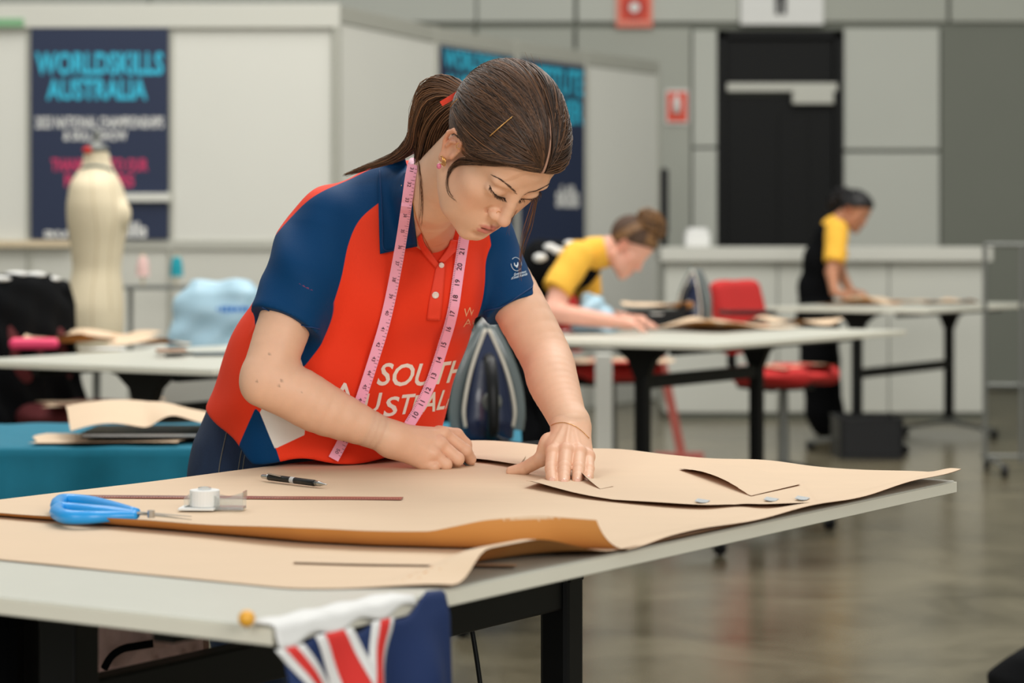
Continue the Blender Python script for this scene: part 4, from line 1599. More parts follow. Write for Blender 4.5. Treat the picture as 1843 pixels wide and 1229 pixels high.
jb = BVHTree.FromPolygons([tuple(p) for p in jv], [tuple(map(int, f)) for f in jq])
M_stitch = mat('denim_stitch', (120, 116, 104), .8)
cord('seam_stitch', [(409, 775), (402, 805), (396, 835), (393, 862)], .0008, M_stitch, jeans, .0008, jb)
cord('seam_stitch', [(438, 797), (433, 820), (428, 850)], .0007, M_stitch, jeans, .0008, jb)
cord('seam_stitch', [(445, 800), (440, 822), (436, 850)], .0007, M_stitch, jeans, .0008, jb)
for sg in (-1, 1):
    c = Vector((HX, HYy, 0)) + UU * (.085 * sg) + NN * .03
    s = SDF((c.x - .22, c.y - .22, 0.0), (c.x + .22, c.y + .22, .14), .006)
    f_ = -NN
    s.chain([c + f_ * -.03 + Vector((0, 0, .045)), c + f_ * .06 + Vector((0, 0, .045)), c + f_ * .16 + Vector((0, 0, .035))], [.04, .042, .034], .01)
    s.chain([c + Vector((0, 0, .05)), c + Vector((0, 0, .11))], [.045, .048], .02)
    s.put(lambda x, y, z: .004 - z + 0 * x + 0 * y, (c.x - .3, c.y - .3, 0), (c.x + .3, c.y + .3, .02), 0, 'i')
    v_, q_ = s.mesh(1)
    np_mesh('shoe', v_, q_, M_blackp, woman)

# ------------------------------------------------------------------ hair
def hair_mat(name, dark_, light):
    m = bpy.data.materials.new(name)
    m.use_nodes = True
    nt = m.node_tree
    b = nt.nodes['Principled BSDF']
    b.inputs['Roughness'].default_value = .42
    b.inputs['Specular IOR Level'].default_value = .45
    at = nt.nodes.new('ShaderNodeAttribute')
    at.attribute_name = 'shade'
    cr_ = nt.nodes.new('ShaderNodeValToRGB')
    cr_.color_ramp.elements[0].color = lin(dark_)
    cr_.color_ramp.elements[1].color = lin(light)
    nt.links.new(at.outputs['Fac'], cr_.inputs[0])
    nt.links.new(cr_.outputs[0], b.inputs['Base Color'])
    return m


def strand_mesh(name, paths, radii, m, parent, shade, sides=4):
    """many thin tapered strands as one mesh; paths (S, n, 3)"""
    Pm = np.asarray(paths, float)
    S, n, _ = Pm.shape
    tg = np.gradient(Pm, axis=1)
    tg /= np.linalg.norm(tg, axis=2, keepdims=True) + 1e-9
    a = np.array([.3, .5, .81])
    sd = np.cross(tg, a)
    sd /= np.linalg.norm(sd, axis=2, keepdims=True) + 1e-9
    up = np.cross(tg, sd)
    R_ = np.asarray(radii, float)
    R_ = R_[:, :, None] if R_.ndim == 2 else np.broadcast_to(R_[None, :, None], (S, n, 1))
    V = np.zeros((S, n, sides, 3))
    for k in range(sides):
        an = 2 * math.pi * k / sides
        V[:, :, k] = Pm + R_ * (sd * math.cos(an) + up * math.sin(an))
    idx = np.arange(S * n * sides).reshape(S, n, sides)
    q = np.stack([idx[:, :-1, :], np.roll(idx, -1, 2)[:, :-1, :], np.roll(idx, -1, 2)[:, 1:, :], idx[:, 1:, :]], -1).reshape(-1, 4)
    sh = np.repeat(np.asarray(shade), n * sides)
    return np_mesh(name, V.reshape(-1, 3), q, m, parent, attrs={'shade': sh})


M_hair = hair_mat('brown_hair', (30, 20, 15), (150, 104, 70))


def cap_sdf(h, grow=.010, plane_d=0.0):
    s = SDF([-.10, -.135, -.08], [.10, .11, .16], h)
    s.ell((0, -.018, .052), (.073 + grow, .092 + grow, .080 + grow))
    s.ell((0, .026, .056), (.062 + grow * .6, .059 + grow * .5, .060 + grow), .03)
    hair_region(s, plane_d)
    return s


s = cap_sdf(.0028)
cv, cq = s.mesh(2)
cap_local = BVHTree.FromPolygons([tuple(p) for p in cv], [tuple(map(int, f)) for f in cq])
M_haircap = mat('dark_brown_hair_base', (40, 28, 21), .8, var=.3, vscale=40, spec=.2)
hair = np_mesh('hair', h2w(cv), cq, M_haircap, woman, attrs={'shade': np.full(len(cv), .0)})
CC = np.array([0, -.015, .045])


def on_cap(p, lift):
    d = np.asarray(p) - CC
    L = np.linalg.norm(d)
    d = d / L
    loc, nrm, i, dist = cap_local.ray_cast(Vector(CC), Vector(d))
    r = dist if loc is not None else L
    return CC + d * (r + lift)


PB = np.array([.012, -.118, .002])
paths, shade, rad = [], [], []
NS = 16


def lay(a, b, bend, lift, wob=.0015):
    a, b = np.asarray(a), np.asarray(b)
    ph = RNG.uniform(0, 6)
    out = []
    for t in np.linspace(0, 1, NS):
        p = a * (1 - t) + b * t + np.asarray(bend) * math.sin(math.pi * t)
        p = p + wob * np.array([0, math.sin(ph + 5 * t), math.cos(ph * 1.3 + 6 * t)])
        out.append(on_cap(p, lift * math.sin(math.pi * min(1, .12 + .8 * t)) + .0004))
    return np.array(out)


prof = np.array([.5, .8, 1, 1, 1, 1, 1, 1, 1, 1, 1, 1, 1, 1, .9, .7])
for sgn in (1, -1):
    for i in range(1150 if sgn > 0 else 420):
        u = RNG.uniform(0, 1)
        if i % 3 == 0:
            u = 2.0
        if u > 1:                         # over the crown
            t = RNG.uniform(0, 1)
            a = np.array([.0045 * sgn, .080 - .075 * t, .096 + .046 * t])
            bend = (RNG.uniform(.0, .045) * sgn, 0, .035)
        elif u < .62:                     # from the parting
            t = RNG.uniform(0, 1)
            a = np.array([.0042 * sgn, .084 - .120 * t ** 1.1, .092 + .052 * math.sin(1.45 * t)])
            bend = (.052 * sgn * (1 - .45 * t), 0, .004)
            if t > .7:
                bend = (.02 * sgn, 0, .03)
        elif u < .86:                     # from the front hairline
            t = RNG.uniform(0, 1)
            a = np.array([sgn * (.004 + .058 * t), .083 - .030 * t ** 2, .093 - .030 * t])
            bend = (.034 * sgn, 0, -.004 - .010 * t)
        else:                             # from behind the ear and nape
            t = RNG.uniform(0, 1)
            a = np.array([sgn * (.075 - .02 * t), -.020 - .050 * t, .030 - .070 * t])
            bend = (.012 * sgn, -.004, 0)
        b = PB + RNG.normal(0, .010, 3)
        paths.append(h2w(lay(a, b, bend, RNG.uniform(.0005, .0042))))
        shade.append(np.clip(RNG.beta(1.2, 3.4), 0, 1) * .85)
        rad.append(prof * RNG.uniform(.0004, .0010))


def bundle(px_path, rr_, count, sh=(1.5, 2.0), spread=1.0, r0=(.0004, .0011)):
    C = smooth_path([tuple(P(*q)) for q in px_path], 22)
    rr2 = np.interp(np.linspace(0, 1, 22), np.linspace(0, 1, len(rr_)), rr_)
    for i in range(count):
        an, ra = RNG.uniform(0, 6.28), math.sqrt(RNG.uniform(0, 1)) * spread
        ph = RNG.uniform(0, 6)
        off = np.array([math.cos(an), .8 * math.sin(an), math.sin(an)]) * ra
        t = np.linspace(0, 1, 22)
        w = np.stack([np.sin(ph + 7 * t), np.cos(ph + 5 * t), np.sin(ph * 2 + 8 * t)], 1) * .0022
        p = C + off[None] * rr2[:, None] + w * (t[:, None] ** .5)
        e = RNG.uniform(.72, 1.0)
        ii = np.linspace(0, 21 * e, NS)
        p = np.stack([np.interp(ii, np.arange(22), p[:, k]) for k in range(3)], 1)
        paths.append(p)
        shade.append(np.clip(RNG.beta(*sh) * (.55 + .5 * ra), 0, 1))
        rad.append(np.linspace(1, .35, NS) * RNG.uniform(*r0))


bundle([(836, 168, 3.865), (806, 154, 3.885), (778, 164, 3.905), (762, 205, 3.93), (750, 250, 3.97), (712, 282, 4.03), (664, 299, 4.07), (618, 316, 4.10)], [.012, .019, .024, .025, .018, .008, .004, .0015], 320, sh=(1.7, 1.9))
bundle([(830, 172, 3.87), (804, 180, 3.89), (782, 210, 3.92), (770, 250, 3.95), (760, 285, 3.975), (754, 318, 3.985), (757, 350, 3.98)], [.012, .024, .028, .024, .012, .005, .002], 260, sh=(1.3, 2.4))
bundle([(826, 190, 3.87), (808, 205, 3.89), (794, 235, 3.915), (785, 268, 3.94), (774, 288, 3.955)], [.014, .020, .020, .014, .006], 140, sh=(1.1, 3.2))


def bundle_on(line, rr_, count, off, lead=False, **kw):
    L2 = smooth_path([(x, y, 0) for x, y in line], 14)
    ds = []
    for q_ in L2:
        c = [ray(b_, q_[0], q_[1])[0] for b_ in (cap_w, body_bvh)]
        c = [z_.y for z_ in c if z_ is not None]
        ds.append(min(c) if c else np.nan)
    ds = np.array(ds)
    ok = ~np.isnan(ds)
    ds = np.interp(np.arange(14), np.arange(14)[ok], ds[ok])
    ds = np.convolve(np.pad(ds, 1, mode='edge'), [.25, .5, .25], 'valid') - np.interp(np.linspace(0, 1, 14), [0, .25, .5, 1], [-.004 if lead else off, off * .3 if lead else off, off, off])
    bundle([(q_[0], q_[1], d_) for q_, d_ in zip(L2, ds)], rr_, count, **kw)


cap_w = BVHTree.FromPolygons([tuple(p) for p in h2w(cv)], [tuple(map(int, f)) for f in cq])
# loose locks at the temple and by the far cheek
for (x0, y0, n_) in [(968, 299, 22), (945, 299, 26), (922, 297, 30), (900, 294, 30), (880, 292, 26)]:
    bundle_on([(x0, y0 - 3), (x0 * .6 + 850 * .4, 294 + RNG.uniform(-3, 2)), (848, 290), (826, 292), (812, 303), (806, 320)], [.003, .005, .0055, .004, .0025, .001], n_, .0022, True, sh=(1.2, 2.8), r0=(.0002, .0005))
bundle_on([(836, 289), (818, 297), (807, 316), (805, 335), (811, 351), (821, 363)], [.004, .003, .0016, .0012, .001, .0008], 22, .003, sh=(1.6, 2.4), r0=(.0002, .0005))
bundle_on([(960, 290), (920, 284), (885, 278), (858, 268), (842, 255)], [.006, .010, .011, .009, .006], 110, .003, True, sh=(1.2, 2.4), r0=(.0003, .0007))
bundle_on([(900, 270), (868, 268), (846, 262), (836, 245), (826, 226)], [.006, .009, .009, .007, .006], 90, .002, True, sh=(1.2, 2.4), r0=(.0003, .0007))
bundle_on([(925, 292), (890, 286), (862, 278), (842, 268), (834, 258)], [.003, .007, .008, .006, .003], 70, .0018, True, sh=(1.2, 2.8), r0=(.0002, .0005))
bundle_on([(900, 292), (872, 288), (852, 282), (838, 276), (832, 270)], [.003, .006, .006, .005, .002], 45, .0018, True, sh=(1.2, 2.8), r0=(.0002, .0005))
bundle([(972, 322, 3.80), (963, 362, 3.81), (953, 402, 3.815), (941, 440, 3.82), (936, 480, 3.83), (937, 512, 3.84)], [.002, .006, .007, .004, .002, .001], 16, sh=(2.4, 1.6), r0=(.00025, .0005))
bundle([(950, 345, 3.80), (934, 370, 3.80), (920, 400, 3.80), (913, 428, 3.80)], [.002, .002, .001, .001], 4, sh=(2, 2), r0=(.00025, .0004))
bundle_on([(752, 290), (756, 330), (758, 370), (755, 410)], [.002, .003, .002, .001], 12, .008, sh=(2, 2), r0=(.0003, .0005))
# fly-away hairs round the crown
for i in range(26):
    a = on_cap(np.array([RNG.uniform(-.03, .05), RNG.uniform(-.08, .07), .14]), .002)
    d = np.array([RNG.uniform(-.01, .02), -.03, RNG.uniform(.004, .012)])
    t = np.linspace(0, 1, NS)[:, None]
    paths.append(h2w(a + d * t + np.array([0, 0, -.008]) * t ** 2))
    shade.append(.7)
    rad.append(np.full(NS, .00018))
o = strand_mesh('hair_strands', paths, rad, M_hair, woman, shade)
o['kind'] = 'stuff'
cap_w = BVHTree.FromPolygons([tuple(p) for p in h2w(cv)], [tuple(map(int, f)) for f in cq])
q = [h2w(on_cap(np.array([.0, .086 - .075 * t, .090 + .045 * t]), .0002)) for t in np.linspace(0, 1, 30)]
MB().tube([tuple(x) for x in q], list(np.linspace(.0024, .0010, 30)), 6).build('hair_parting', mat('scalp_skin', (176, 134, 112), .6), woman, smooth=True, world=True)

# brows and lashes laid on the face
M_brow = mat('dark_brow_hair', (66, 42, 30), .6)


def face_hairs(name, line, spread, vec, count, r, off=.0006, lift=0.0):
    C = smooth_path([(x, y, 0) for x, y in line], 60)
    ps, rs = [], []
    for i in range(count):
        u = RNG.uniform(0, 1)
        c = C[int(u * 59)]
        sp = np.interp(u, np.linspace(0, 1, len(spread)), spread)
        x, y = c[0] + RNG.normal(0, .3), c[1] + RNG.uniform(-sp, sp)
        v_ = np.array([np.interp(u, np.linspace(0, 1, len(vec)), [w[0] for w in vec]), np.interp(u, np.linspace(0, 1, len(vec)), [w[1] for w in vec])]) * RNG.uniform(.7, 1.1)
        a = on(x, y, off, body_bvh)
        if a is None:
            continue
        pts = []
        for t in np.linspace(0, 1, 6):
            if lift:
                e = P(x + v_[0] * t, y + v_[1] * t, a.y - lift * math.sin(t * 1.4))
            else:
                e = on(x + v_[0] * t, y + v_[1] * t, off, body_bvh) or a
            pts.append(list(e))
        ps.append(pts)
        rs.append(np.array([1, 1, .9, .8, .6, .3]) * r)
    if ps:
        mir = [list(h2w(w2h(np.array(q_)) * np.array([-1, 1, 1]))) for q_ in ps]      # the other eye
        strand_mesh(name, mir, rs, M_brow, woman, [.0] * len(ps))
        return strand_mesh(name, ps, rs, M_brow, woman, [.0] * len(ps))


face_hairs('eyebrow', [(887, 316), (899, 322), (912, 331), (922, 340), (931, 349)], [.5, 1.0, 1.6, 2.1, 2.4], [(-5, -3), (-5, -4), (-4, -4)], 120, .0002)
face_hairs('eyelashes', [(882, 335), (886, 344), (893, 351), (901, 355), (909, 357)], [.5, .5], [(-3, 6), (1, 8), (3, 8), (4, 7)], 60, .00036, .0003, .004)
face_hairs('lash_line', [(881, 334), (885, 343), (892, 350), (900, 354), (909, 356)], [.8, .9, .6], [(2, 2), (3, 1)], 90, .0004)

# ribbon, pins, jewellery
M_rib = mat('red_satin_ribbon', (236, 62, 34), .4, sheen=.2)


def flat_ribbon(pts, w, th=.0012, up=None):
    """world path to a thin flat band; returns builder"""
    pts = [Vector(p) for p in pts]
    b = MB()
    n = len(pts)
    for i in range(n):
        t = (pts[min(i + 1, n - 1)] - pts[max(i - 1, 0)]).normalized()
        v_ = (pts[i] - CAM).normalized() if up is None else Vector(up[i])
        sd = t.cross(v_).normalized()
        nn = sd.cross(t).normalized()
        ww = w[i] if hasattr(w, '__len__') else w
        for (a_, c_) in ((-1, -1), (1, -1), (1, 1), (-1, 1)):
            b.v.append(tuple(pts[i] + sd * a_ * ww / 2 + nn * c_ * th / 2))
    for i in range(n - 1):
        for k in range(4):
            a_, c_ = i * 4 + k, i * 4 + (k + 1) % 4
            b.f.append((a_, c_, c_ + 4, a_ + 4))
            b.m.append(0)
    b.f += [(3, 2, 1, 0), tuple((n - 1) * 4 + k for k in range(4))]
    b.m += [0, 0]
    return b


rb = [tuple(x) for x in smooth_path([tuple(P(794, 187, 3.80)), tuple(P(812, 176, 3.795)), tuple(P(832, 163, 3.80)), tuple(P(852, 150, 3.815))], 16)]
ribbon = flat_ribbon(rb, .0085).build('hair_ribbon', M_rib, woman, smooth=False, world=True)
lp = [tuple(P(858 + 6 * math.sin(a) + 3, 137 - 8 * math.cos(a), 3.83 + .006 * math.sin(a))) for a in np.linspace(-2.6, 2.6, 22)]
flat_ribbon(lp, .010, .0012, [(0, .35, .1)] * 22).build('ribbon_loop', M_rib, ribbon, world=True)
M_gold = mat('gold_metal', (212, 160, 96), .25, .9, var=.04)
for pts in ([(884, 246), (903, 229), (923, 212)], [(815, 197), (821, 189), (829, 181)]):
    q = [on(x, y, .006, cap_w) for x, y in smooth_path(pts, 14)]
    q = [x for x in q if x is not None]
    if len(q) > 3:
        MB().tube(q, .0009, 6).build('bobby_pin', M_gold, woman, smooth=True, world=True)
ec_ = on(799, 288, .002, body_bvh) or P(799, 288, 3.74)
er_ = thing_loc = None
b = MB()
for k in range(3):
    c0 = ec_ + Vector((-.0035 + .0022 * k, -.002, .001 - .0014 * k))
    b.tube([c0 + Vector((.0035 * math.cos(a) * .6, -.002 * math.cos(a), .0062 * math.sin(a))) for a in np.linspace(-1.9, 1.9, 12)], .0011, 6)
ear_o = b.build('earring', M_gold, woman, smooth=True, world=True)
MB().ball(tuple(P(790, 299, ec_.y - .001)), (.0038, .0038, .0046), 12).build('bead', mat('pink_bead', (236, 130, 160), .2, trans=.3), ear_o, smooth=True, world=True)
tr_ = on(827, 262, .0012, body_bvh)
if tr_:
    MB().tube([tr_ + Vector((.0042 * math.cos(a), 0, .0046 * math.sin(a))) for a in np.linspace(0, 5.6, 18)], .0007, 6).build('ear_ring', M_gold, woman, smooth=True, world=True)
nr_ = on(897, 384, .0008, body_bvh)
if nr_:
    MB().tube([nr_ + Vector((.003 * math.cos(a), 0, .003 * math.sin(a))) for a in np.linspace(.3, 3.4, 12)], .0004, 5).build('nose_ring', M_gold, woman, smooth=True, world=True)
cord('bracelet', [(992, 766), (1002, 762), (1016, 761), (1032, 766), (1047, 776), (1060, 789)], .0006, M_gold, woman, .0008, body_bvh)
cord('necklace', [(738, 303), (737, 330), (744, 365), (752, 400), (770, 440), (786, 468)], .0006, M_gold, woman, .001, body_bvh)
# moles and freckles on the forearm are left to the skin

# ------------------------------------------------------------------ tape measure round her neck
tape = thing('tape_measure', 'pink tape measure hanging round the neck of the person in red', 'tape measure', tuple(P(742, 300, 4.0)))
M_tape = mat('pink_tape', (244, 170, 196), .45, var=.03)
M_ink = mat('tape_ink', (64, 30, 44), .6)
all_bvh = (shirt_bvh, body_bvh)
ccv = collar.data
col_bvh = BVHTree.FromPolygons([tuple(v.co) for v in ccv.vertices], [tuple(p.vertices) for p in ccv.polygons])


def ydepth(px, py, bs_):
    c = [ray(b_, px, py)[0] for b_ in bs_]
    c = [q_.y for q_ in c if q_ is not None]
    return min(c) if c else None


def tape_strand(pts, bs_, half, lead=None):
    C = smooth_path([(x, y, 0) for x, y in pts], 90)[:, :2]
    tg = np.gradient(C, axis=0)
    tg /= np.linalg.norm(tg, axis=1, keepdims=True)
    pr = np.stack([-tg[:, 1], tg[:, 0]], 1)
    D = []
    for sg in (-1, 0, 1):
        D.append([ydepth(*(C[i] + pr[i] * half * sg), bs_) for i in range(len(C))])
    D = [[np.nan if v is None else v for v in r_] for r_ in D]
    D = np.nanmin(np.array(D, float), 0)
    ok = ~np.isnan(D)
    D = np.interp(np.arange(len(D)), np.arange(len(D))[ok], D[ok])
    for _ in range(24):
        D = np.minimum(D, np.convolve(np.pad(D, 4, mode='edge'), np.ones(9) / 9, 'valid'))
    D -= .0065
    L_, R_ = [], []
    for i in range(len(C)):
        a_, c_ = C[i] - pr[i] * half, C[i] + pr[i] * half
        L_.append(np.array(P(a_[0], a_[1], D[i])))
        R_.append(np.array(P(c_[0], c_[1], D[i])))
    L_, R_ = np.array(L_), np.array(R_)
    M_ = (L_ + R_) / 2
    ln = np.concatenate([[0], np.cumsum(np.linalg.norm(np.diff(M_, axis=0), axis=1))])

    def S(sv_, w, lift=.0008):
        l = np.array([np.interp(sv_, ln, L_[:, k]) for k in range(3)])
        r_ = np.array([np.interp(sv_, ln, R_[:, k]) for k in range(3)])
        p = l * (1 - w) + r_ * w
        return tuple(p + np.array([0, -lift, 0]))
    b = MB()
    n = len(C)
    for i in range(n):
        for p_, dy in ((L_[i], 0), (R_[i], 0), (R_[i], .0009), (L_[i], .0009)):
            b.v.append((p_[0], p_[1] + dy, p_[2]))
    for i in range(n - 1):
        for k in range(4):
            a_, c_ = i * 4 + k, i * 4 + (k + 1) % 4
            b.f.append((a_, a_ + 4, c_ + 4, c_))
            b.m.append(0)
    b.build('band', M_tape, tape, smooth=False, world=True)
    return S, ln, C


def numerals(S, ln, C, marks, flip, size, bold):
    cum = np.arange(len(C))
    for (txt, yy) in marks:
        i = np.interp(yy, C[:, 1], cum)
        s0 = np.interp(i, cum, ln)
        v_, fs = text2d(txt, bold)
        lo_, hi_ = v_.min(0), v_.max(0)
        c_ = (lo_ + hi_) / 2
        k_ = size / (hi_[1] - lo_[1])
        b = MB()
        pts = []
        for (x, y) in (v_ - c_) * k_:
            if flip:
                pts.append(S(s0 + x, .5 - y / .0200, .0010))
            else:
                pts.append(S(s0 - x, .5 + y / .0200, .0010))
        b.add(pts, fs)
        b.build('numeral', M_ink, tape, world=True)


def ticks(S, ln, step, w0, w1, every):
    b = MB()
    n_ = int(ln[-1] / step)
    for i in range(1, n_):
        s0 = i * step
        e = w1 if i % every else (w0 + (w1 - w0) * 1.9)
        n0 = len(b.v)
        b.add([S(s0, w0), S(s0 + .0006, w0), S(s0 + .0006, e), S(s0, e)], [(0, 1, 2, 3)])
    b.build('graduations', M_ink, tape, world=True)


S1, ln1, C1 = tape_strand([(743, 296), (738, 322), (734, 352), (728, 395), (721, 440), (712, 490), (702, 540), (690, 590), (676, 636), (662, 680), (648, 722), (632, 765), (614, 800), (600, 826)], (shirt_bvh, head_bvh, col_bvh), 9.6)
yl = [305, 332, 360, 388, 416, 445, 474, 503, 533, 563, 592, 620, 646, 671, 696, 721, 745, 768, 790, 812]
numerals(S1, ln1, C1, [(str(31 + i), y) for i, y in enumerate(yl)], True, .0066, .0)
ticks(S1, ln1, .00635, .03, .22, 4)
S2, ln2, C2 = tape_strand([(836, 424), (827, 480), (822, 515), (817, 550), (809, 585), (799, 618), (789, 650), (777, 685), (764, 715), (750, 742), (736, 765)], (shirt_bvh,), 9.6)
numerals(S2, ln2, C2, [('21', 453), ('20', 480), ('19', 508), ('18', 536), ('17', 564), ('16', 592), ('15', 620), ('14', 647), ('13', 676), ('12', 702), ('11', 725), ('10', 746)], False, .0095, .012)
ticks(S2, ln2, .003175, .80, .96, 8)
# the part behind the neck
nk = smooth_path([tuple(P(743, 296, 3.99)), tuple(P(752, 285, 4.04)), tuple(P(790, 300, 4.10)), tuple(P(830, 345, 4.12)), tuple(P(842, 385, 4.12)), tuple(P(838, 418, 4.10))], 20)
flat_ribbon([tuple(p) for p in nk], .018, .0009, [(0, -.3, 1)] * 20).build('band', M_tape, tape, world=True)

# chalk held in the right hand
ck = thing('tailors_chalk', 'small dark slip of tailor\'s chalk in the hand of the person in red', 'chalk', tuple(P(842, 838, 4.165)))
MB().prism([(-.004, 0), (.004, 0), (.006, .03), (-.006, .03)], tuple(P(851, 842, 4.16)), (.3, .5, .6), (-.82, .1, .52), (.0015, -.0015, .001)).build('chalk_slab', mat('grey_chalk', (62, 64, 60), .8), ck, bevel=.0004, world=True)

# ------------------------------------------------------------------ chairs
def office_chair(label, loc, rz, m, seat_z=.60, group='upholstered task chairs'):
    """faces +x in its own frame"""
    t = thing('task_chair', label, 'chair', loc, rz, group)
    s = SDF((-.30, -.28, seat_z - .1), (.30, .28, seat_z + .03), .012)
    s.ell((0, 0, seat_z - .03), (.26, .25, .045))
    s.chain([(-.15, -.15, seat_z - .03), (.18, -.15, seat_z - .03)], .045, .05)
    s.chain([(-.15, .15, seat_z - .03), (.18, .15, seat_z - .03)], .045, .05)
    v, q = s.mesh(2)
    np_mesh('seat', v, q, m, t, world=False)
    s = SDF((-.40, -.27, seat_z + .0), (-.1, .27, seat_z + .50), .012)
    for y in (-.17, -.115, -.06, 0, .06, .115, .17):
        s.chain([(-.235, y, seat_z + .12), (-.255, y, seat_z + .25), (-.29, y, seat_z + .40)], [.042, .045, .038], .05)
    s.put(lambda x, y, z: np.abs(y) - .215 + 0 * x + 0 * z, (-.5, -.3, seat_z), (0, .3, seat_z + .5), .02, 'i')
    v, q = s.mesh(2)
    np_mesh('backrest', v, q, m, t, world=False)
    MB().tube([(-.05, 0, seat_z - .09), (-.26, 0, seat_z - .08), (-.31, 0, seat_z + .02), (-.30, 0, seat_z + .2)], .018, 8, flat=1.6).build('back_bar', M_blackp, t, smooth=True)
    MB().box((-.12, -.10, seat_z - .10), (.12, .10, seat_z - .06)).build('seat_plate', M_blackp, t, bevel=.006)
    MB().cyl((0, 0, .1), (0, 0, seat_z - .09), .03, .022, 14).build('gas_column', M_greym, t)
    for k in range(5):
        a = 2 * math.pi * k / 5 + .3
        MB().tube([(0, 0, .11), (.14 * math.cos(a), .14 * math.sin(a), .095), (.29 * math.cos(a), .29 * math.sin(a), .07)], [.03, .024, .016], 8).build('base_arm', M_blackp, t, smooth=True)
        MB().lathe([(.01, -.02), (.027, -.018), (.028, 0), (.027, .018), (.01, .02)], (.29 * math.cos(a), .29 * math.sin(a), .028), 12, Matrix.Rotation(a, 3, 'Z') @ Matrix.Rotation(math.pi / 2, 3, 'Y')).build('castor', M_blackp, t)
    return t


def scrap(label, c, size, rz, amp=.01, sd=0, name='kraft_paper', cat='paper', mats=None, group='kraft paper scraps', nu=16, nv=12, base=.001):
    c = Vector(c)
    ca, sa = math.cos(rz), math.sin(rz)

    def fn(a, b):
        x, y = (a - .5) * size[0], (b - .5) * size[1]
        x *= 1 + .12 * math.sin(b * 5 + sd)
        y *= 1 + .12 * math.sin(a * 4 + sd * 2)
        e = max(abs(a - .5), abs(b - .5)) * 2
        z = base + amp * (.5 + .5 * math.sin(a * 4.2 + sd) * math.cos(b * 3.4 + sd * 1.3)) * (.25 + .75 * e ** 2)
        return c + Vector((x * ca - y * sa, x * sa + y * ca, z))
    o = MB().sheet(fn, nu, nv).build(name, mats or KR, smooth=True)
    return tag(o, label, cat, group)


def draped_jacket(label, ch_loc, rz, seat_z=.60, white=True, wide=.27, long_=.46):
    """a black garment hung over a chair back, modelled round the backrest"""
    c, s_ = math.cos(rz), math.sin(rz)
    t = thing('jacket', label, 'jacket', ch_loc, rz, 'black jackets over chair backs')
    top = seat_z + .49
    s = SDF((-.48, -wide - .14, top - long_ - .1), (-.12, wide + .14, top + .05), .010)
    rows = [(top + .02, -.29, 0, .03, wide * .55), (top - .01, -.29, 0, .060, wide * .86), (top - .10, -.285, 0, .075, wide), (top - .28, -.275, 0, .085, wide * 1.1), (top - long_, -.27, 0, .105, wide * 1.22)]
    s.zloft([(z, x, y, a, b) for z, x, y, a, b in rows], (1, 0), power=2.6)
    s.warp(lambda x, y, z: .009 * np.sin(y * 42 + 3 * np.sin(z * 9)) * np.clip((top - z) * 4, 0, 1) + .004 * np.sin(z * 40 + y * 20))
    v, q = s.mesh(2)
    np_mesh('garment', v, q, M_blackf, t, world=False)
    for sg in (-1, 1):
        MB().tube([tuple(p) for p in smooth_path([(-.29, sg * wide * .85, top - .03), (-.30, sg * (wide * 1.08), top - .14), (-.31, sg * (wide * 1.16), top - .32), (-.30, sg * wide * 1.18, top - .50)], 12)], [.05] * 4 + [.045] * 4 + [.04] * 4, 10).build('sleeve', M_blackf, t, smooth=True)
    if white:
        for k, (y, z) in enumerate([(-.16, top + .005), (-.05, top + .022), (.07, top + .018), (.16, top - .0)]):
            MB().ball((-.29, y, z), (.05, .045, .012), 10).build('white_patch', M_paperw, t, smooth=True)
    return t


CH1 = (-1.64, 9.3, 0)
office_chair('maroon task chair at the left edge with a black jacket over its back', CH1, math.radians(-25), M_maroon)
draped_jacket('black jacket hung over the chair at the left edge', CH1, math.radians(-25), wide=.26, long_=.56)
scrap('brown paper lying on the maroon chair seat at the left', (-1.56, 9.22, .612), (.46, .36), .2, .02, 3)
CH2 = (-.06, 7.85, 0)
office_chair('maroon task chair half hidden behind the large steam iron', CH2, math.radians(90), M_maroon, seat_z=.46)
draped_jacket('black jacket over the chair behind the large steam iron', CH2, math.radians(90), .46, white=False, wide=.15, long_=.5)
CH3 = (1.36, 12.1, 0)
office_chair('bright red task chair between the two right-hand tables', CH3, math.radians(-38), M_redf)
scrap('brown paper on the seat of the bright red chair', (1.40, 12.06, .612), (.36, .34), .5, .02, 5)
CH4 = (.52, 12.6, 0)
office_chair('red task chair tucked under the table of the leaning person in yellow', CH4, math.radians(15), M_redf)
scrap('brown paper draped on the seat of the tucked-in red chair', (.50, 12.5, .612), (.60, .46), .1, .02, 6)

# ------------------------------------------------------------------ left background: pressing table, dress form, table clutter
t = thing('pressing_table', 'low pressing table under a teal cloth behind the person in red', 'table', (-.75, 6.45, 0))
MB().box((-1.75, 6.1, .69), (.015, 6.85, .715)).build('tabletop', M_white, t, bevel=.004, world=True)
for x in (-1.68, -.21):
    for y in (6.17, 6.78):
        MB().box((x - .02, y - .02, 0), (x + .02, y + .02, .69)).build('leg', M_black, t, world=True)


def teal(a, b):
    # a along the table, b: back edge -> front edge -> hanging front
    x = -1.80 + a * 1.825
    L_ = b * 1.08
    if L_ < .80:
        y, z = 6.88 - L_, .722 + .003 * vnoise(a * 6, L_ * 4, 2)
    else:
        h = L_ - .80
        y = 6.08 - .012 - .05 * sm(h / .4) - .022 * sm(h / .15) * (math.sin(x * 19 + .6 * math.sin(x * 7)) + .4 * math.sin(x * 43))
        z = .722 - h + .004
    return (x, y, z)


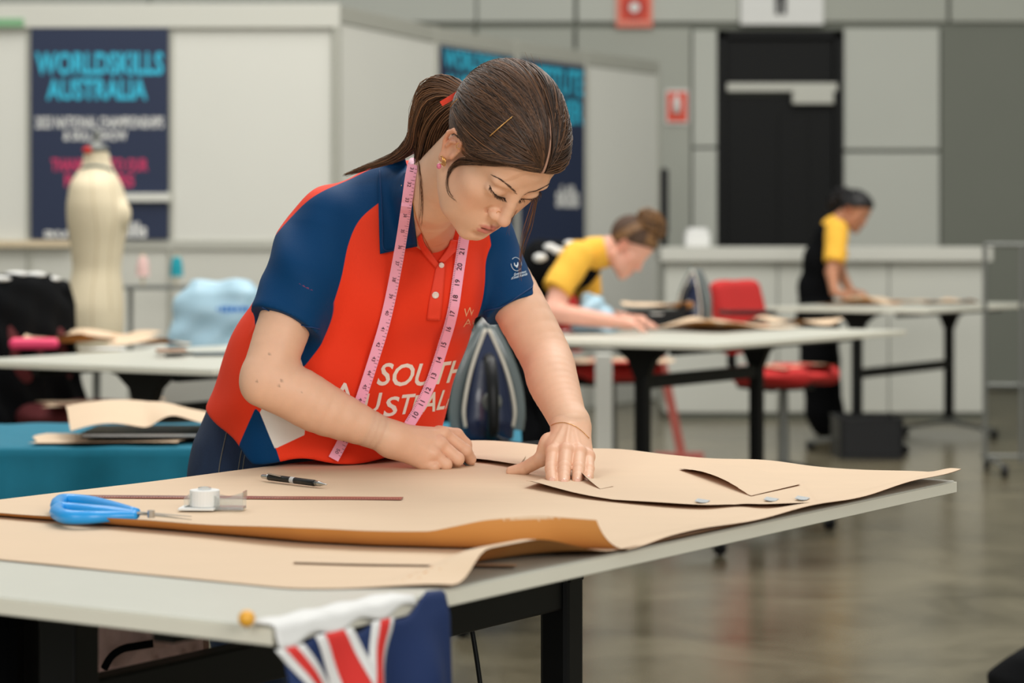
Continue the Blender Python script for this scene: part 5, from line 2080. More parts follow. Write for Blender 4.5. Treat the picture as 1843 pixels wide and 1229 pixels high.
o = MB().sheet(teal, 130, 60, .002).build('teal_cloth', [M_teal, M_teal], smooth=True)
tag(o, 'teal cotton cloth draped over the pressing table behind the person in red', 'cloth')
KZ = .724
def pile(a, b):
    x, y = (a - .5) * .40, (b - .5) * .34
    z = .012 + .055 * sm(b / .8) * (.55 + .45 * math.sin(a * 3.4 + .4)) + .018 * abs(math.sin(a * 6.5)) * (1 - b) + .02 * math.exp(-((a - .62) / .12) ** 2) * (1 - b)
    return Vector((-.955, 6.30, KZ + .026)) + Vector((x * .97 - y * .22, x * .22 + y * .97, z))


tag(MB().sheet(pile, 30, 24).build('kraft_paper', KR, smooth=True), 'large crumpled brown paper on top of the pile on the teal cloth', 'paper', 'kraft paper scraps')
scrap('flat brown paper sheet at the bottom of the pile on the teal cloth', (-1.02, 6.22, KZ + .004), (.42, .24), -.1, .006, 4)
t = thing('black_folder', 'thin black folder under the crumpled paper on the teal cloth', 'folder', (-.88, 6.3, KZ + .01))
MB().box((-1.1, 6.16, KZ + .014), (-.72, 6.42, KZ + .0175)).build('cover', M_blackp, t, bevel=.001, world=True)
MB().box((-1.095, 6.165, KZ + .018), (-.725, 6.415, KZ + .024)).build('pages', M_paperw, t, world=True)
MB().box((-1.1, 6.16, KZ + .0245), (-.72, 6.42, KZ + .028)).build('cover', M_blackp, t, bevel=.001, world=True)


def iron(label, loc, rz, sc=1.0):
    """steam iron standing on its heel, its top towards -y in its own frame"""
    t = thing('steam_iron', label, 'iron', loc, rz, 'steam irons standing on their heels')

    def outline(w, l, z0, n=24, sh=0.0):
        pts = []
        for k in range(n + 1):
            u = k / n
            # half width as a function of height: widest low, pointed at the top
            hw = w * (math.sin(math.pi * min(1, .06 + .94 * u) ** .62)) ** .8 if u < 1 else 0
            hw = w * min(1.0, (u / .10) ** .5) * (1 - max(0, (u - .30) / .70) ** 2.1) if u < 1 else 0
            pts.append((hw + .002, z0 + l * u))
        return [(x, z) for x, z in pts] + [(-x, z) for x, z in reversed(pts)]
    s1 = [(x * sc, z * sc) for x, z in outline(.077, .285, .012)]
    MB().prism(s1, (0, .052 * sc, 0), (1, 0, 0), (0, 0, 1), (0, .006 * sc, 0)).build('soleplate', M_steel, t, bevel=.001)
    s2 = [(x * sc, z * sc) for x, z in outline(.074, .275, .008)]
    MB().prism(s2, (0, .025 * sc, 0), (1, 0, 0), (0, 0, 1), (0, .026 * sc, 0)).build('skirt', mat('grey_plastic', (88, 92, 92), .3), t, bevel=.002)
    s = SDF((-.08 * sc, -.06 * sc, 0), (.08 * sc, .05 * sc, .29 * sc), .005 * sc)
    s.zloft([(sc * .008, 0, .0, sc * .060, sc * .035), (sc * .05, 0, -.004 * sc, sc * .064, sc * .044), (sc * .12, 0, 0, sc * .055, sc * .040), (sc * .20, 0, .008 * sc, sc * .036, sc * .030), (sc * .265, 0, .018 * sc, sc * .008, sc * .012)], (1, 0), power=2.4)
    v, q = s.mesh(2)
    np_mesh('body_shell', v, q, mat('navy_plastic', (22, 34, 66), .25, coat=.4), t, world=False)
    Mt = mat('smoky_clear_plastic', (150, 162, 162), .12, trans=.55)
    Mw = mat('pale_trim_plastic', (214, 206, 190), .3)
    for sg in (-1, 1):
        edge = smooth_path([(sg * .071 * sc, .010, .03 * sc), (sg * .075 * sc, .010, .07 * sc), (sg * .068 * sc, .010, .13 * sc), (sg * .045 * sc, .012, .20 * sc), (sg * .006 * sc, .02, .276 * sc)], 24)
        MB().tube([tuple(p) for p in edge], .0075 * sc, 8, flat=2.2).build('water_tank', Mt, t, smooth=True)
        ed2 = smooth_path([(sg * .056 * sc, -.030 * sc, .04 * sc), (sg * .060 * sc, -.032 * sc, .08 * sc), (sg * .050 * sc, -.026 * sc, .14 * sc), (sg * .032 * sc, -.012 * sc, .20 * sc), (sg * .004 * sc, .008 * sc, .268 * sc)], 24)
        MB().tube([tuple(p) for p in ed2], .0042 * sc, 8).build('trim_line', Mw, t, smooth=True)
    hd = smooth_path([(0, -.035 * sc, .025 * sc), (0, -.085 * sc, .03 * sc), (0, -.100 * sc, .07 * sc), (0, -.092 * sc, .14 * sc), (0, -.06 * sc, .185 * sc), (0, -.02 * sc, .20 * sc)], 26)
    MB().tube([tuple(p) for p in hd], .014 * sc, 10).build('handle', M_blackp, t, smooth=True)
    d = MB().lathe([(.002, 0), (.026, 0), (.026, .006), (.022, .012), (.004, .013)], (.004 * sc, -.040 * sc, .10 * sc), 22, Matrix.Rotation(math.pi / 2, 3, 'X')).build('dial', M_greym, t, smooth=False, bevel=.001)
    MB().box((.001 * sc, -.0555 * sc, .10 * sc), (.007 * sc, -.052 * sc, .122 * sc)).build('dial_mark', M_paperw, d)
    MB().box((-.045 * sc, -.02 * sc, 0), (.045 * sc, .045 * sc, .014 * sc)).build('heel', M_blackp, t, bevel=.004)
    MB().tube([tuple(p) for p in smooth_path([(0, -.09 * sc, .03 * sc), (.02, -.12 * sc, .02), (.08, -.10 * sc, .006), (.2, 0, .006)], 16)], .004, 8).build('power_cord', M_blackp, t, smooth=True)
    return t


iron('large navy and clear steam iron standing on the teal-covered table', (-.062, 6.15, KZ + .002), math.radians(8), 1.08)

# dress form
KD = 10.4
t = thing('dress_form', 'cream linen dress form on a stand behind the left table', 'dress form', ((174 - CX) * KD / F, KD, 0))


def dz(py):
    return CH - (py - HY) * KD / F


def drow(py, xl, xr, b):
    return (dz(py), ((xl + xr) / 2 - CX) * KD / F, KD, (xr - xl) / 2 * KD / F, b)


s = SDF((-2.02, KD - .26, dz(640)), (-1.55, KD + .26, dz(262)), .008)
s.zloft([drow(272, 152, 196, .05), drow(300, 148, 200, .055), drow(312, 138, 208, .09), drow(330, 127, 218, .15), drow(370, 121, 230, .175), drow(400, 122, 232, .17), drow(440, 128, 222, .15),
         drow(485, 132, 216, .135), drow(520, 124, 220, .16), drow(552, 117, 222, .18), drow(590, 120, 221, .18), drow(640, 132, 214, .16)], (1, 0), power=2.1)
s.ell(tuple(P(222, 385, KD - .05)), (.03, .05, .045), .04)
v, q = s.mesh(2)
form = np_mesh('torso', v, q, M_form, t)
MB().lathe([(.055, 0), (.05, .02), (.02, .03), (.012, .05), (.018, .07), (.012, .09), (.004, .095)], tuple(P(174, 272, KD)), 16).build('neck_cap', M_greym, t, smooth=True, world=True)
fb_ = BVHTree.FromPolygons([tuple(p) for p in v], [tuple(map(int, f)) for f in q])
cord('neck_tape', [(147, 303), (160, 300), (175, 299), (190, 302), (201, 308)], .006, mat('dark_teal_tape', (40, 78, 88), .7), t, .002, fb_)
cord('princess_seam', [(165, 312), (168, 360), (175, 420), (172, 480), (166, 540), (168, 600)], .0015, mat('linen_seam', (190, 172, 138), .9), t, .0005, fb_)
cord('princess_seam', [(200, 325), (206, 380), (200, 440), (196, 500), (200, 560)], .0015, mat('linen_seam', (190, 172, 138), .9), t, .0005, fb_)
MB().cyl(((174 - CX) * KD / F, KD, .05), ((174 - CX) * KD / F, KD, dz(630)), .018).build('pole', M_greym, t, world=True)
MB().lathe([(.26, 0), (.26, .015), (.05, .04), (.03, .06)], ((174 - CX) * KD / F, KD, 0), 24).build('base', M_black, t, smooth=False, world=True)
o = MB().ball(tuple(P(157, 270, KD - .05)), (.022, .02, .016), 12).build('pin_cushion', M_redf, smooth=True)
tag(o, 'small red pin cushion at the neck of the dress form', 'pin cushion')

# sewing machine under a light blue cover, thread cones
KS = 9.95
t = thing('machine_cover', 'light blue dust cover over a sewing machine behind the left table', 'machine cover', tuple(P(390, 610, KS)))
s = SDF((-1.48, KS - .22, .78), (-.92, KS + .22, 1.16), .009)
s.zloft([(CH - (625 - HY) * KS / F, (390 - CX) * KS / F, KS, .20, .13), (CH - (560 - HY) * KS / F, (391 - CX) * KS / F, KS, .19, .125), (CH - (525 - HY) * KS / F, (395 - CX) * KS / F, KS, .165, .11), (CH - (505 - HY) * KS / F, (398 - CX) * KS / F, KS, .12, .07)], (1, 0), power=3.2)
s.warp(lambda x, y, z: .006 * np.sin(x * 38 + 4 * np.sin(z * 11)) + .004 * np.sin(z * 44 + x * 15))
v, q = s.mesh(2)
np_mesh('cover', v, q, M_ltblue, t)
for (x_, w_, h_) in [(392, 4, 5), (400, 7, 9), (408, 6, 11), (417, 9, 9), (427, 8, 8), (437, 7, 10), (446, 8, 8)]:
    c = P(x_, 556, KS - .138)
    MB().box((c.x - w_ * .001, c.y - .001, c.z - h_ * .0012), (c.x + w_ * .001, c.y, c.z + h_ * .0012)).build('blurred_print', mat('blue_print', (30, 120, 210), .5), t, world=True)
o = MB().box((-1.50, KS - .17, .55), (-.92, KS + .3, CH - (626 - HY) * KS / F)).build('machine_cabinet', M_panel2, bevel=.008)
tag(o, 'pale cabinet carrying the covered sewing machine behind the left table', 'cabinet')
MB().box((-1.46, KS - .12, 0), (-.96, KS + .25, .55)).build('plinth', M_hall3, o)
for (x, cl, lb, nm) in [(257, (226, 190, 184), 'pale pink thread cone on the wall stand', 'pink_thread'), (318, (20, 150, 165), 'teal thread cone on the wall stand', 'teal_thread')]:
    t = thing('thread_cone', lb, 'thread', tuple(P(x, 508, 13.6)))
    c = P(x, 497, 13.6)
    MB().lathe([(.038, 0), (.04, .005), (.036, .01), (.034, .06), (.024, .105), (.012, .11)], tuple(c), 16).build('thread', mat(nm, cl, .8, bump=.2), t, smooth=False, world=True)
    MB().cyl(c - Vector((0, 0, .055)), c + Vector((0, 0, .13)), .008, n=8).build('spindle', M_form, t, world=True)
t = thing('thread_stand', 'grey rail with pegs holding two thread cones on the partition', 'stand', tuple(P(290, 516, 13.6)))
MB().box((P(225, 0, 13.6).x, 13.55, P(0, 521, 13.6).z), (P(345, 0, 13.6).x, 13.68, P(0, 513, 13.6).z)).build('rail', M_greym, t, bevel=.003, world=True)
for x in (232, 338):
    MB().cyl((P(x, 0, 13.6).x, 13.66, 0), (P(x, 0, 13.6).x, 13.66, P(0, 516, 13.6).z), .014, n=10).build('upright', M_greym, t, world=True)

# clutter on the left table
def tab(px, py, dzz=0.0):
    return T(px, py, TZ + dzz)


t = thing('pencil_case', 'bright pink pencil case at the left end of the left table', 'pencil case', tuple(tab(62, 629)))
c = tab(62, 629)
s = SDF((c.x - .12, c.y - .07, TZ), (c.x + .12, c.y + .07, TZ + .07), .004)
s.chain([c + Vector((-.07, 0, .02)), c + Vector((.065, .01, .02))], .022, .01)
s.put(lambda x, y, z: TZ + .001 - z + 0 * x + 0 * y, (c.x - .2, c.y - .2, TZ - .01), (c.x + .2, c.y + .2, TZ + .02), 0, 'i')
v, q = s.mesh(1)
np_mesh('pouch', v, q, mat('hot_pink', (236, 62, 110), .5), t)
MB().tube([c + Vector((-.08, -.004, .041)), c + Vector((.075, .006, .041))], .0028, 6).build('zip', M_dkred, t, world=True)
scrap('brown paper scrap nearest the pink pencil case', tab(110, 617), (.30, .22), .3, .035, 8)
scrap('brown paper scrap in the middle of the left table', tab(190, 612), (.34, .26), .8, .045, 9)
scrap('brown paper scrap at the right end of the left table clutter', tab(265, 620), (.26, .20), -.3, .03, 10)
scrap('white paper scrap at the front of the left table', tab(180, 630), (.16, .10), .2, .01, 11, mats=[M_paperw, M_paperw], group='white paper sheets')
t = thing('paper_block', 'small stack of dark brown card on the left table', 'card', tuple(tab(308, 630)))
for k in range(4):
    c = tab(308, 630, .003 + .007 * k)
    MB().obox(c, (.048, .01, 0), (-.008, .035, 0), (0, 0, .003)).build('card', mat('brown_card', (150, 92, 44), .7), t, world=True)
t = thing('mobile_phone', 'dark mobile phone lying on the left table', 'phone', tuple(tab(378, 636)))
MB().obox(tab(378, 636, .005), (.06, .015, 0), (-.01, .035, 0), (0, 0, .004)).build('case', M_blackp, t, bevel=.002, world=True)
MB().obox(tab(378, 636, .0095), (.056, .014, 0), (-.009, .032, 0), (0, 0, .0004)).build('screen', mat('phone_glass', (30, 32, 36), .1), t, world=True)
t = thing('craft_knife', 'black craft knife beside the brown card on the left table', 'knife', tuple(tab(330, 638)))
MB().bar(tab(300, 640, .006), tab(345, 636, .006), .016, .010).build('grip', M_blackp, t, bevel=.002, world=True)
MB().bar(tab(345, 636, .006), tab(357, 635, .006), .009, .001).build('blade', M_steel, t, world=True)

# ------------------------------------------------------------------ under the foreground table
bp_ = P(228, 1200, 3.32)
t = thing('paper_bag', 'crumpled pink paper bag with a black strap under the foreground table', 'bag', tuple(bp_))
b = MB()


def bagf(a, bb):
    x = (a - .5) * .21
    z = (bb - .5) * .20
    return bp_ + Vector((x, .006 * vnoise(a * 5, bb * 4, 2) + .004 * vnoise(a * 13, bb * 11, 5), z + .02))


b.grid(bagf, 36, 30)
b.grid(lambda a, bb: bagf(1 - a, bb) + Vector((0, .06, 0)), 36, 30)
b.build('bag_body', mat('dusty_pink_paper', (206, 170, 162), .7, var=.08, vscale=15, bump=.3, bscale=40), t, smooth=True, world=True)
q = [P(*x) for x in smooth_path([(188, 1202, 3.305), (200, 1182, 3.30), (220, 1168, 3.30), (250, 1162, 3.30), (275, 1158, 3.305)], 16)]
MB().tube([tuple(x) for x in q], .0055, 8).build('strap', M_blackf, t, smooth=True, world=True)
t = thing('storage_crate', 'black storage crate under the near end of the foreground table', 'crate', (-.89, 3.47, 0))
MB().box((-1.12, 3.25, 0), (-.66, 3.7, .74)).build('crate_body', M_blackf, t, bevel=.02, world=True)
MB().box((-1.135, 3.235, .74), (-.645, 3.715, .775)).build('lid', M_blackp, t, bevel=.01, world=True)
q = smooth_path([(-.10, 4.0, .80), (-.075, 3.96, .66), (-.05, 3.95, .5), (-.035, 3.94, .3), (-.03, 3.94, .02), (.1, 4.0, .008)], 30)
o = MB().tube([tuple(x) for x in q], .004, 8).build('power_cable', M_blackp, smooth=True)
tag(o, 'thin black cable hanging under the foreground table beside its leg', 'cable')

# flag pinned over the near corner of the foreground table
M_fblue = mat('flag_navy', (12, 40, 88), .8, var=.06, vscale=30, bump=.15, bscale=600)
M_fred = mat('flag_red', (214, 46, 40), .8, var=.04)
M_fwhite = mat('flag_white', (226, 226, 224), .8, var=.02)
flag = thing('flag', 'small navy flag with a red and white cross pinned to the table corner', 'flag', tuple(tp(.03, .02)))
# the flag hangs along the long edge from the corner: u along the edge, v down the front
FW, FH = .300, .34


def flag_pt(u, v, lift=0.0):
    """u 0..1 along the long edge, v metres down from the table edge (negative lies on the top)"""
    s_ = .002 + u * FW
    if v < 0:
        q_ = tp(s_, -v - .004, .0012 + .001 * math.sin(u * 30))
        return q_ + Vector((0, 0, lift))
    out = .005 + .006 * sm(v / .03) + .010 * sm((v - .015) / .08) * (1 + math.sin(u * 17 + .4)) + .03 * v
    q_ = tp(s_, 0, -v)
    return q_ + (-NN) * (out + lift) + Vector((0, 0, .001))


def flag_sheet(name, u0, u1, v0f, v1f, m, lift, nu=20, nv=24, parent=flag):
    b = MB()

    def fn(a, bb):
        v0, v1 = v0f(a), v1f(a)
        uu = u0(bb) + (u1(bb) - u0(bb)) * a
        return flag_pt(uu, v0 + (v1 - v0) * bb, lift)
    b.grid(fn, nu, nv)
    o = b.build(name, m, parent, smooth=True, world=True)
    q_ = o.modifiers.new('thickness', 'SOLIDIFY')
    q_.thickness = .0006
    return o


cst = lambda c: (lambda t_: c)
wav = lambda u: .004 * math.sin(u * 19)
ftop = lambda u: .020 - .024 * sm((u - .62) / .38) + wav(u)
flag_sheet('field', cst(0), cst(1), ftop, cst(FH), M_fblue, 0, 44, 44)
flag_sheet('hoist_band', cst(-.02), cst(.80), lambda a: -.03, lambda a: .021 - .012 * a + wav(a), M_fwhite, .0016, 30, 10)


def stripe(name, c0, w, slope, m, lift, v1=.19):
    flag_sheet(name, lambda t_: c0 - w / 2 + slope * .17 * t_, lambda t_: c0 + w / 2 + slope * .17 * t_, lambda a: ftop(c0), cst(v1), m, lift, 6, 26)


stripe('white_stripe', .035, .155, 2.9, M_fwhite, .0012)
stripe('red_stripe', .035, .058, 2.9, M_fred, .0022)
stripe('white_stripe', .585, .135, -2.1, M_fwhite, .0012)
stripe('red_stripe', .595, .058, -2.1, M_fred, .0022)
stripe('white_stripe', .29, .215, 1.3, M_fwhite, .0016)
stripe('red_stripe', .29, .110, 1.3, M_fred, .0026)
c = T(444, 1113, TZ + .008)
t = thing('push_pin', 'yellow ball-headed pin at the corner of the foreground table', 'pin', tuple(c - Vector((0, 0, .01))))
MB().ball(tuple(c), .0088, 16).build('pin_head', mat('amber_plastic', (232, 168, 52), .3), t, smooth=True, world=True)
MB().cyl(c - Vector((0, 0, .012)), c, .0008, n=8).build('pin_shaft', M_steel, t, world=True)

# ------------------------------------------------------------------ centre and right background
t = thing('white_post', 'white square stand leg behind the table of the leaning person in yellow', 'stand', (.44, 11.6, 0))
MB().box((.40, 11.56, .03), (.48, 11.64, .70)).build('column', M_panel, t, bevel=.006, world=True)
MB().box((.18, 11.4, 0), (.5, 11.8, .03)).build('foot', M_panel, t, bevel=.006, world=True)
kx = F / 12.9
t = thing('red_stand', 'red metal T-foot stand behind the centre-right table', 'stand', tuple(P(1222, 806, 13.6)))
a, c = P(1188, 650, 13.6), P(1226, 792, 13.6)
a.z += .05
MB().bar((a.x, 13.6, a.z), (c.x, 13.6, .05), .05, .03, (0, 1, 0)).build('post', mat('red_brown_metal', (168, 84, 74), .5), t, bevel=.004, world=True)
MB().box((P(1178, 0, 13.6).x, 13.57, 0), (P(1266, 0, 13.6).x, 13.63, .05)).build('foot', mat('red_brown_metal', (168, 84, 74), .5), t, bevel=.004, world=True)

iron('smaller dark steam iron standing at the far side of the centre-right table', ((1246 - CX) * 11.0 / F, 11.0, TZ + .001), math.radians(-30), .95)
td = lambda px, d, z=0: Vector(((px - CX) * d / F, d, TZ + z))
scrap('long folded brown paper in front of the smaller steam iron', td(1180, 10.95, .082), (.30, .14), .15, .05, 13, base=.0)
t = thing('cutting_case', 'black case under the folded brown paper on the centre-right table', 'case', tuple(td(1180, 10.95)))
c = td(1180, 10.95, .0405)
MB().obox(c, (.13, .02, 0), (-.01, .06, 0), (0, 0, .04)).build('shell', M_blackp, t, bevel=.004, world=True)
MB().obox(c + Vector((0, -.06, .022)), (.03, 0, 0), (0, .006, 0), (0, 0, .004)).build('latch', M_steel, t, world=True)
scrap('brown paper sheet spread across the centre-right table', td(1290, 10.65), (.62, .46), .95, .05, 14)
scrap('brown paper sheet hanging at the right end of the centre-right table', td(1425, 11.2), (.34, .32), .9, .05, 15)
scrap('white paper sheet under the forearm of the leaning person in yellow', td(1040, 10.25), (.26, .20), .5, .02, 16, mats=[M_paperw, M_paperw], group='white paper sheets')
t = thing('tablet', 'black tablet lying at the far edge of the centre-right table', 'tablet', tuple(td(1345, 11.15)))
MB().obox(td(1345, 11.15, .062), (.11, .02, 0), (-.02, .07, 0), (0, 0, .01)).build('case', M_blackp, t, bevel=.003, world=True)
MB().obox(td(1345, 11.15, .0725), (.10, .018, 0), (-.018, .062, 0), (0, 0, .0006)).build('screen', mat('phone_glass', (30, 32, 36), .1), t, world=True)
c = td(1072, 10.30)
t = thing('plastic_pack', 'light blue plastic pack under the chest of the leaning person in yellow', 'bag', tuple(c))
s = SDF((c.x - .14, c.y - .1, TZ), (c.x + .14, c.y + .1, TZ + .18), .006)
s.zloft([(TZ + .001, c.x, c.y, .105, .07), (TZ + .06, c.x, c.y, .095, .065), (TZ + .12, c.x - .01, c.y, .06, .05), (TZ + .165, c.x - .02, c.y, .03, .03)], (1, 0), power=2.6)
s.warp(lambda x, y, z: .006 * np.sin(x * 60 + 5 * np.sin(z * 22)))
v, q = s.mesh(2)
np_mesh('film', v, q, M_ltblue, t)

scrap('brown paper pattern under the hands of the person in black overalls', Vector((2.14, 14.8, TZ)), (.42, .34), .6, .05, 17)
scrap('brown paper scrap in the middle of the farthest table', Vector((2.45, 14.9, TZ)), (.30, .22), .2, .05, 18)
scrap('brown paper scrap at the right of the farthest table', Vector((2.75, 15.1, TZ)), (.34, .26), .9, .03, 19)

t = thing('waste_box', 'black box standing on the floor by the farthest table leg', 'box', (2.04, 13.9, 0))
b = MB()
b.box((1.86, 13.7, 0), (2.22, 14.1, .02)).box((1.86, 13.7, .02), (1.875, 14.1, .23)).box((2.205, 13.7, .02), (2.22, 14.1, .23)).box((1.875, 13.7, .02), (2.205, 13.715, .23)).box((1.875, 14.085, .02), (2.205, 14.1, .23))
b.build('bin_shell', M_blackp, t, bevel=.004, world=True)
MB().tube([(1.86, 13.7, .23), (2.22, 13.7, .23), (2.22, 14.1, .23), (1.86, 14.1, .23), (1.86, 13.7, .23)], .008, 6).build('rim', M_black, t, world=True)

rk = thing('garment_rack', 'grey metal garment rack on castors at the right edge', 'rack', (2.9, 12.9, 0))
for x in (2.525, 2.72, 3.6):
    MB().cyl((x, 12.9, .06), (x, 12.9, 1.22), .014, n=10).build('upright', M_greym, rk, world=True)
for z in (.09, .47, 1.22):
    MB().cyl((2.525, 12.9, z), (3.6, 12.9, z), .012, n=10).build('cross_bar', M_greym, rk, world=True)
for x in (2.56, 3.56):
    MB().cyl((x, 12.65, .07), (x, 13.15, .07), .013, n=10).build('foot', M_greym, rk, world=True)
    for y in (12.66, 13.14):
        MB().lathe([(.01, -.016), (.034, -.014), (.036, 0), (.034, .014), (.01, .016)], (x + .02, y, .036), 14, Matrix.Rotation(math.pi / 2, 3, 'Y')).build('castor', M_blackp, rk, world=True)

c = Vector((1.42, 6.55, 0))
t = thing('black_bag', 'black bag on the floor in the bottom right corner', 'bag', tuple(c))
s = SDF((1.2, 6.2, 0), (1.85, 6.9, .25), .010)
s.zloft([(.004, 1.52, 6.55, .21, .16), (.06, 1.52, 6.55, .22, .165), (.12, 1.53, 6.55, .17, .12), (.155, 1.53, 6.55, .10, .06)], (1, .1), power=2.8)
s.warp(lambda x, y, z: .006 * np.sin(x * 40 + y * 30))
v, q = s.mesh(2)
np_mesh('bag_body', v, q, M_blackf, t)
MB().tube([tuple(p) for p in smooth_path([(1.42, 6.5, .13), (1.46, 6.48, .2), (1.56, 6.48, .2), (1.62, 6.5, .13)], 14)], .010, 8).build('handle', M_blackf, t, smooth=True, world=True)


# ------------------------------------------------------------------ the two people behind
def frame(f, up):
    f = Vector(f).normalized()
    up = Vector(up)
    r = f.cross(up).normalized()
    u = r.cross(f)
    return np.array([[r.x, f.x, u.x], [r.y, f.y, u.y], [r.z, f.z, u.z]])


def bend_hand(s, w, d, nrm, sc=1.0, curl=.35):
    """five-fingered hand from the wrist w along d, palm facing -nrm"""
    d = Vector(d).normalized()
    n = Vector(nrm)
    n = (n - d * n.dot(d)).normalized()
    sd = d.cross(n)
    w = Vector(w)
    s.chain([w, w + d * .085 * sc], [.024 * sc, .026 * sc], .012)
    for k, ln in zip((-1.5, -.5, .5, 1.5), (.075, .085, .08, .062)):
        b = w + d * .085 * sc + sd * k * .017 * sc
        m_ = b + d * ln * .5 * sc - n * curl * .02 * sc
        e = m_ + d * ln * .5 * sc * (1 - curl) - n * curl * .045 * sc
        s.chain([b, m_, e], [.0095 * sc, .0088 * sc, .0075 * sc], .006)
    b = w + d * .03 * sc + sd * -.024 * sc
    s.chain([b, b + d * .03 * sc - sd * .022 * sc, b + d * .06 * sc - sd * .03 * sc - n * .01], [.013 * sc, .011 * sc, .009 * sc], .008)


def head_of(hm, o, sc, m, parent, neck_w=None, extra=None):
    to_w = lambda p: (np.asarray(p) * sc) @ hm.T + np.array(o)
    to_h = lambda p: ((np.asarray(p) - np.array(o)) @ hm) / sc
    nk = [(0, -.028, -.015)] + [tuple(to_h(q_)) for q_ in (neck_w or [])]
    s = head_sdf(.0032, nk, [.052] + [.056] * (len(nk) - 1), fine=False)
    v, q = s.mesh(1)
    l_, d_, b_ = head_attrs(v)
    return to_w, to_h, v, q, (l_, d_, b_)


def simple_person(label, loc, hm, hp, neck_w, arms, skin, hair_m, hair_dark, vest_rows, torso_chain, sleeves, legs, hair_extra, e1):
    pr = thing('person', label, 'person', loc)
    to_w, to_h, hv_, hq_, at = head_of(hm, hp, 1.0, skin, pr, neck_w)
    parts = [(to_w(hv_), hq_)]
    for (sh, el, wr, hd, nrm, r) in arms:
        pts = np.array([list(sh), list(el), list(wr)])
        lo, hi = pts.min(0) - .2, pts.max(0) + .2
        s = SDF(lo, hi, .0055)
        s.chain([sh, el], [r[0], r[1]], .01)
        s.chain([el, wr], [r[1], r[2]], .015)
        bend_hand(s, wr, hd, nrm)
        parts.append(s.mesh(1))
    s = SDF(np.array([list(q_) for q_ in torso_chain[0]]).min(0) - .15, np.array([list(q_) for q_ in torso_chain[0]]).max(0) + .15, .012)
    s.chain(torso_chain[0], [x * .8 for x in torso_chain[1]], .02)
    parts.append(s.mesh(1))
    v, q = join_meshes(parts)
    z_ = np.zeros(len(v))
    A = {}
    for k_, a_ in zip(('lip', 'dark', 'blush'), at):
        y_ = z_.copy()
        y_[:len(a_)] = a_
        A[k_] = y_
    np_mesh('body', v, q, skin, pr, attrs=A)
    # vest or apron
    P_ = np.array([list(q_) for q_ in torso_chain[0]])
    s = SDF(P_.min(0) - .26, P_.max(0) + .26, .009)
    s.chain(torso_chain[0], torso_chain[1], .03)
    s.warp(lambda x, y, z: .004 * np.sin(x * 50 + 20 * z) + 0 * y)
    vest = np_mesh('vest', *s.mesh(2), M_blackf, pr)
    # yellow shirt: sleeves and collar
    b_all = []
    for (a_, c_, r0, r1) in sleeves:
        a_, c_ = Vector(a_), Vector(c_)
        d_ = (c_ - a_).normalized()
        lo = np.minimum(np.array(a_), np.array(c_)) - .12
        hi = np.maximum(np.array(a_), np.array(c_)) + .12
        s = SDF(lo, hi, .007)
        s.chain([a_, c_ + d_ * .04], [r0, r1], .0, ends=[(c_, d_)])
        s.warp(lambda x, y, z: .0015 * np.sin(x * 50 + z * 35 + y * 30))
        b_all.append(s.mesh(2))
    np_mesh('polo_shirt', *join_meshes(b_all), M_yellow, pr)
    # trousers
    for nm, chain_, rr_ in legs:
        Q = np.array([list(q_) for q_ in chain_])
        s = SDF(Q.min(0) - .16, Q.max(0) + .16, .012)
        s.chain(chain_, rr_, .02)
        s.put(lambda x, y, z: .005 - z + 0 * x + 0 * y, Q.min(0) - .2, Q.max(0) + .2, 0, 'i')
        np_mesh(nm, *s.mesh(2), M_blackf if nm != 'shoe' else M_blackp, pr)
    # hair
    s = cap_sdf(.004, .013)
    for (c_, r_) in hair_extra:
        s2 = tuple(c_)
        s.ax
    cvv, cqq = s.mesh(2)
    cl = BVHTree.FromPolygons([tuple(p) for p in cvv], [tuple(map(int, f)) for f in cqq])
    np_mesh('hair', to_w(cvv), cqq, hair_dark, pr)
    ps, sh_, rd = [], [], []
    for i in range(260):
        sg = RNG.choice([-1, 1])
        t_ = RNG.uniform(0, 1)
        a_ = np.array([sg * .066 * t_, .083 - .03 * t_ * t_, .093 - .03 * t_]) if i % 2 else np.array([sg * (.078 - .02 * t_), -.02 - .05 * t_, .03 - .06 * t_])
        b_ = np.array(hair_extra[0][0]) * np.array([.3, .82, .82]) + RNG.normal(0, .012, 3)
        out = []
        for u in np.linspace(0, 1, 10):
            p = a_ * (1 - u) + b_ * u + np.array([sg * .03, 0, .03]) * math.sin(math.pi * u)
            d = p - CC
            L_ = np.linalg.norm(d)
            lo_, nr, ii, dist = cl.ray_cast(Vector(CC), Vector(d / L_))
            out.append(CC + d / L_ * ((dist or L_) + .002))
        ps.append(to_w(np.array(out)))
        sh_.append(RNG.beta(1.3, 2.2))
        rd.append(np.full(10, .0016))
    for (c_, r_) in hair_extra:                     # bun or tail as looping locks
        for i in range(150):
            an, el_ = RNG.uniform(0, 6.28), RNG.uniform(-1.5, 1.5)
            tw = RNG.uniform(1.0, 3.0)
            out = []
            for u in np.linspace(0, 1, 10):
                aa = an + tw * u
                ee = el_ + 1.2 * math.sin(2.2 * u + an)
                rr2 = 1 + .12 * math.sin(9 * u + an * 3)
                out.append(np.array(c_) + np.array(r_) * rr2 * np.array([math.cos(aa) * math.cos(ee), math.sin(aa) * math.cos(ee), math.sin(ee)]))
            ps.append(to_w(np.array(out)))
            sh_.append(np.clip(RNG.beta(1.8, 1.8), 0, 1))
            rd.append(np.full(10, .0022))
        s = SDF(np.array(c_) - np.array(r_) * 1.3, np.array(c_) + np.array(r_) * 1.3, .005)
        s.ell(c_, [x * .97 for x in r_])
        bv_, bq_ = s.mesh(1)
        np_mesh('hair_bun', to_w(bv_), bq_, hair_dark, pr)
    o = strand_mesh('hair_strands', ps, rd, hair_m, pr, sh_)
    o['kind'] = 'stuff'
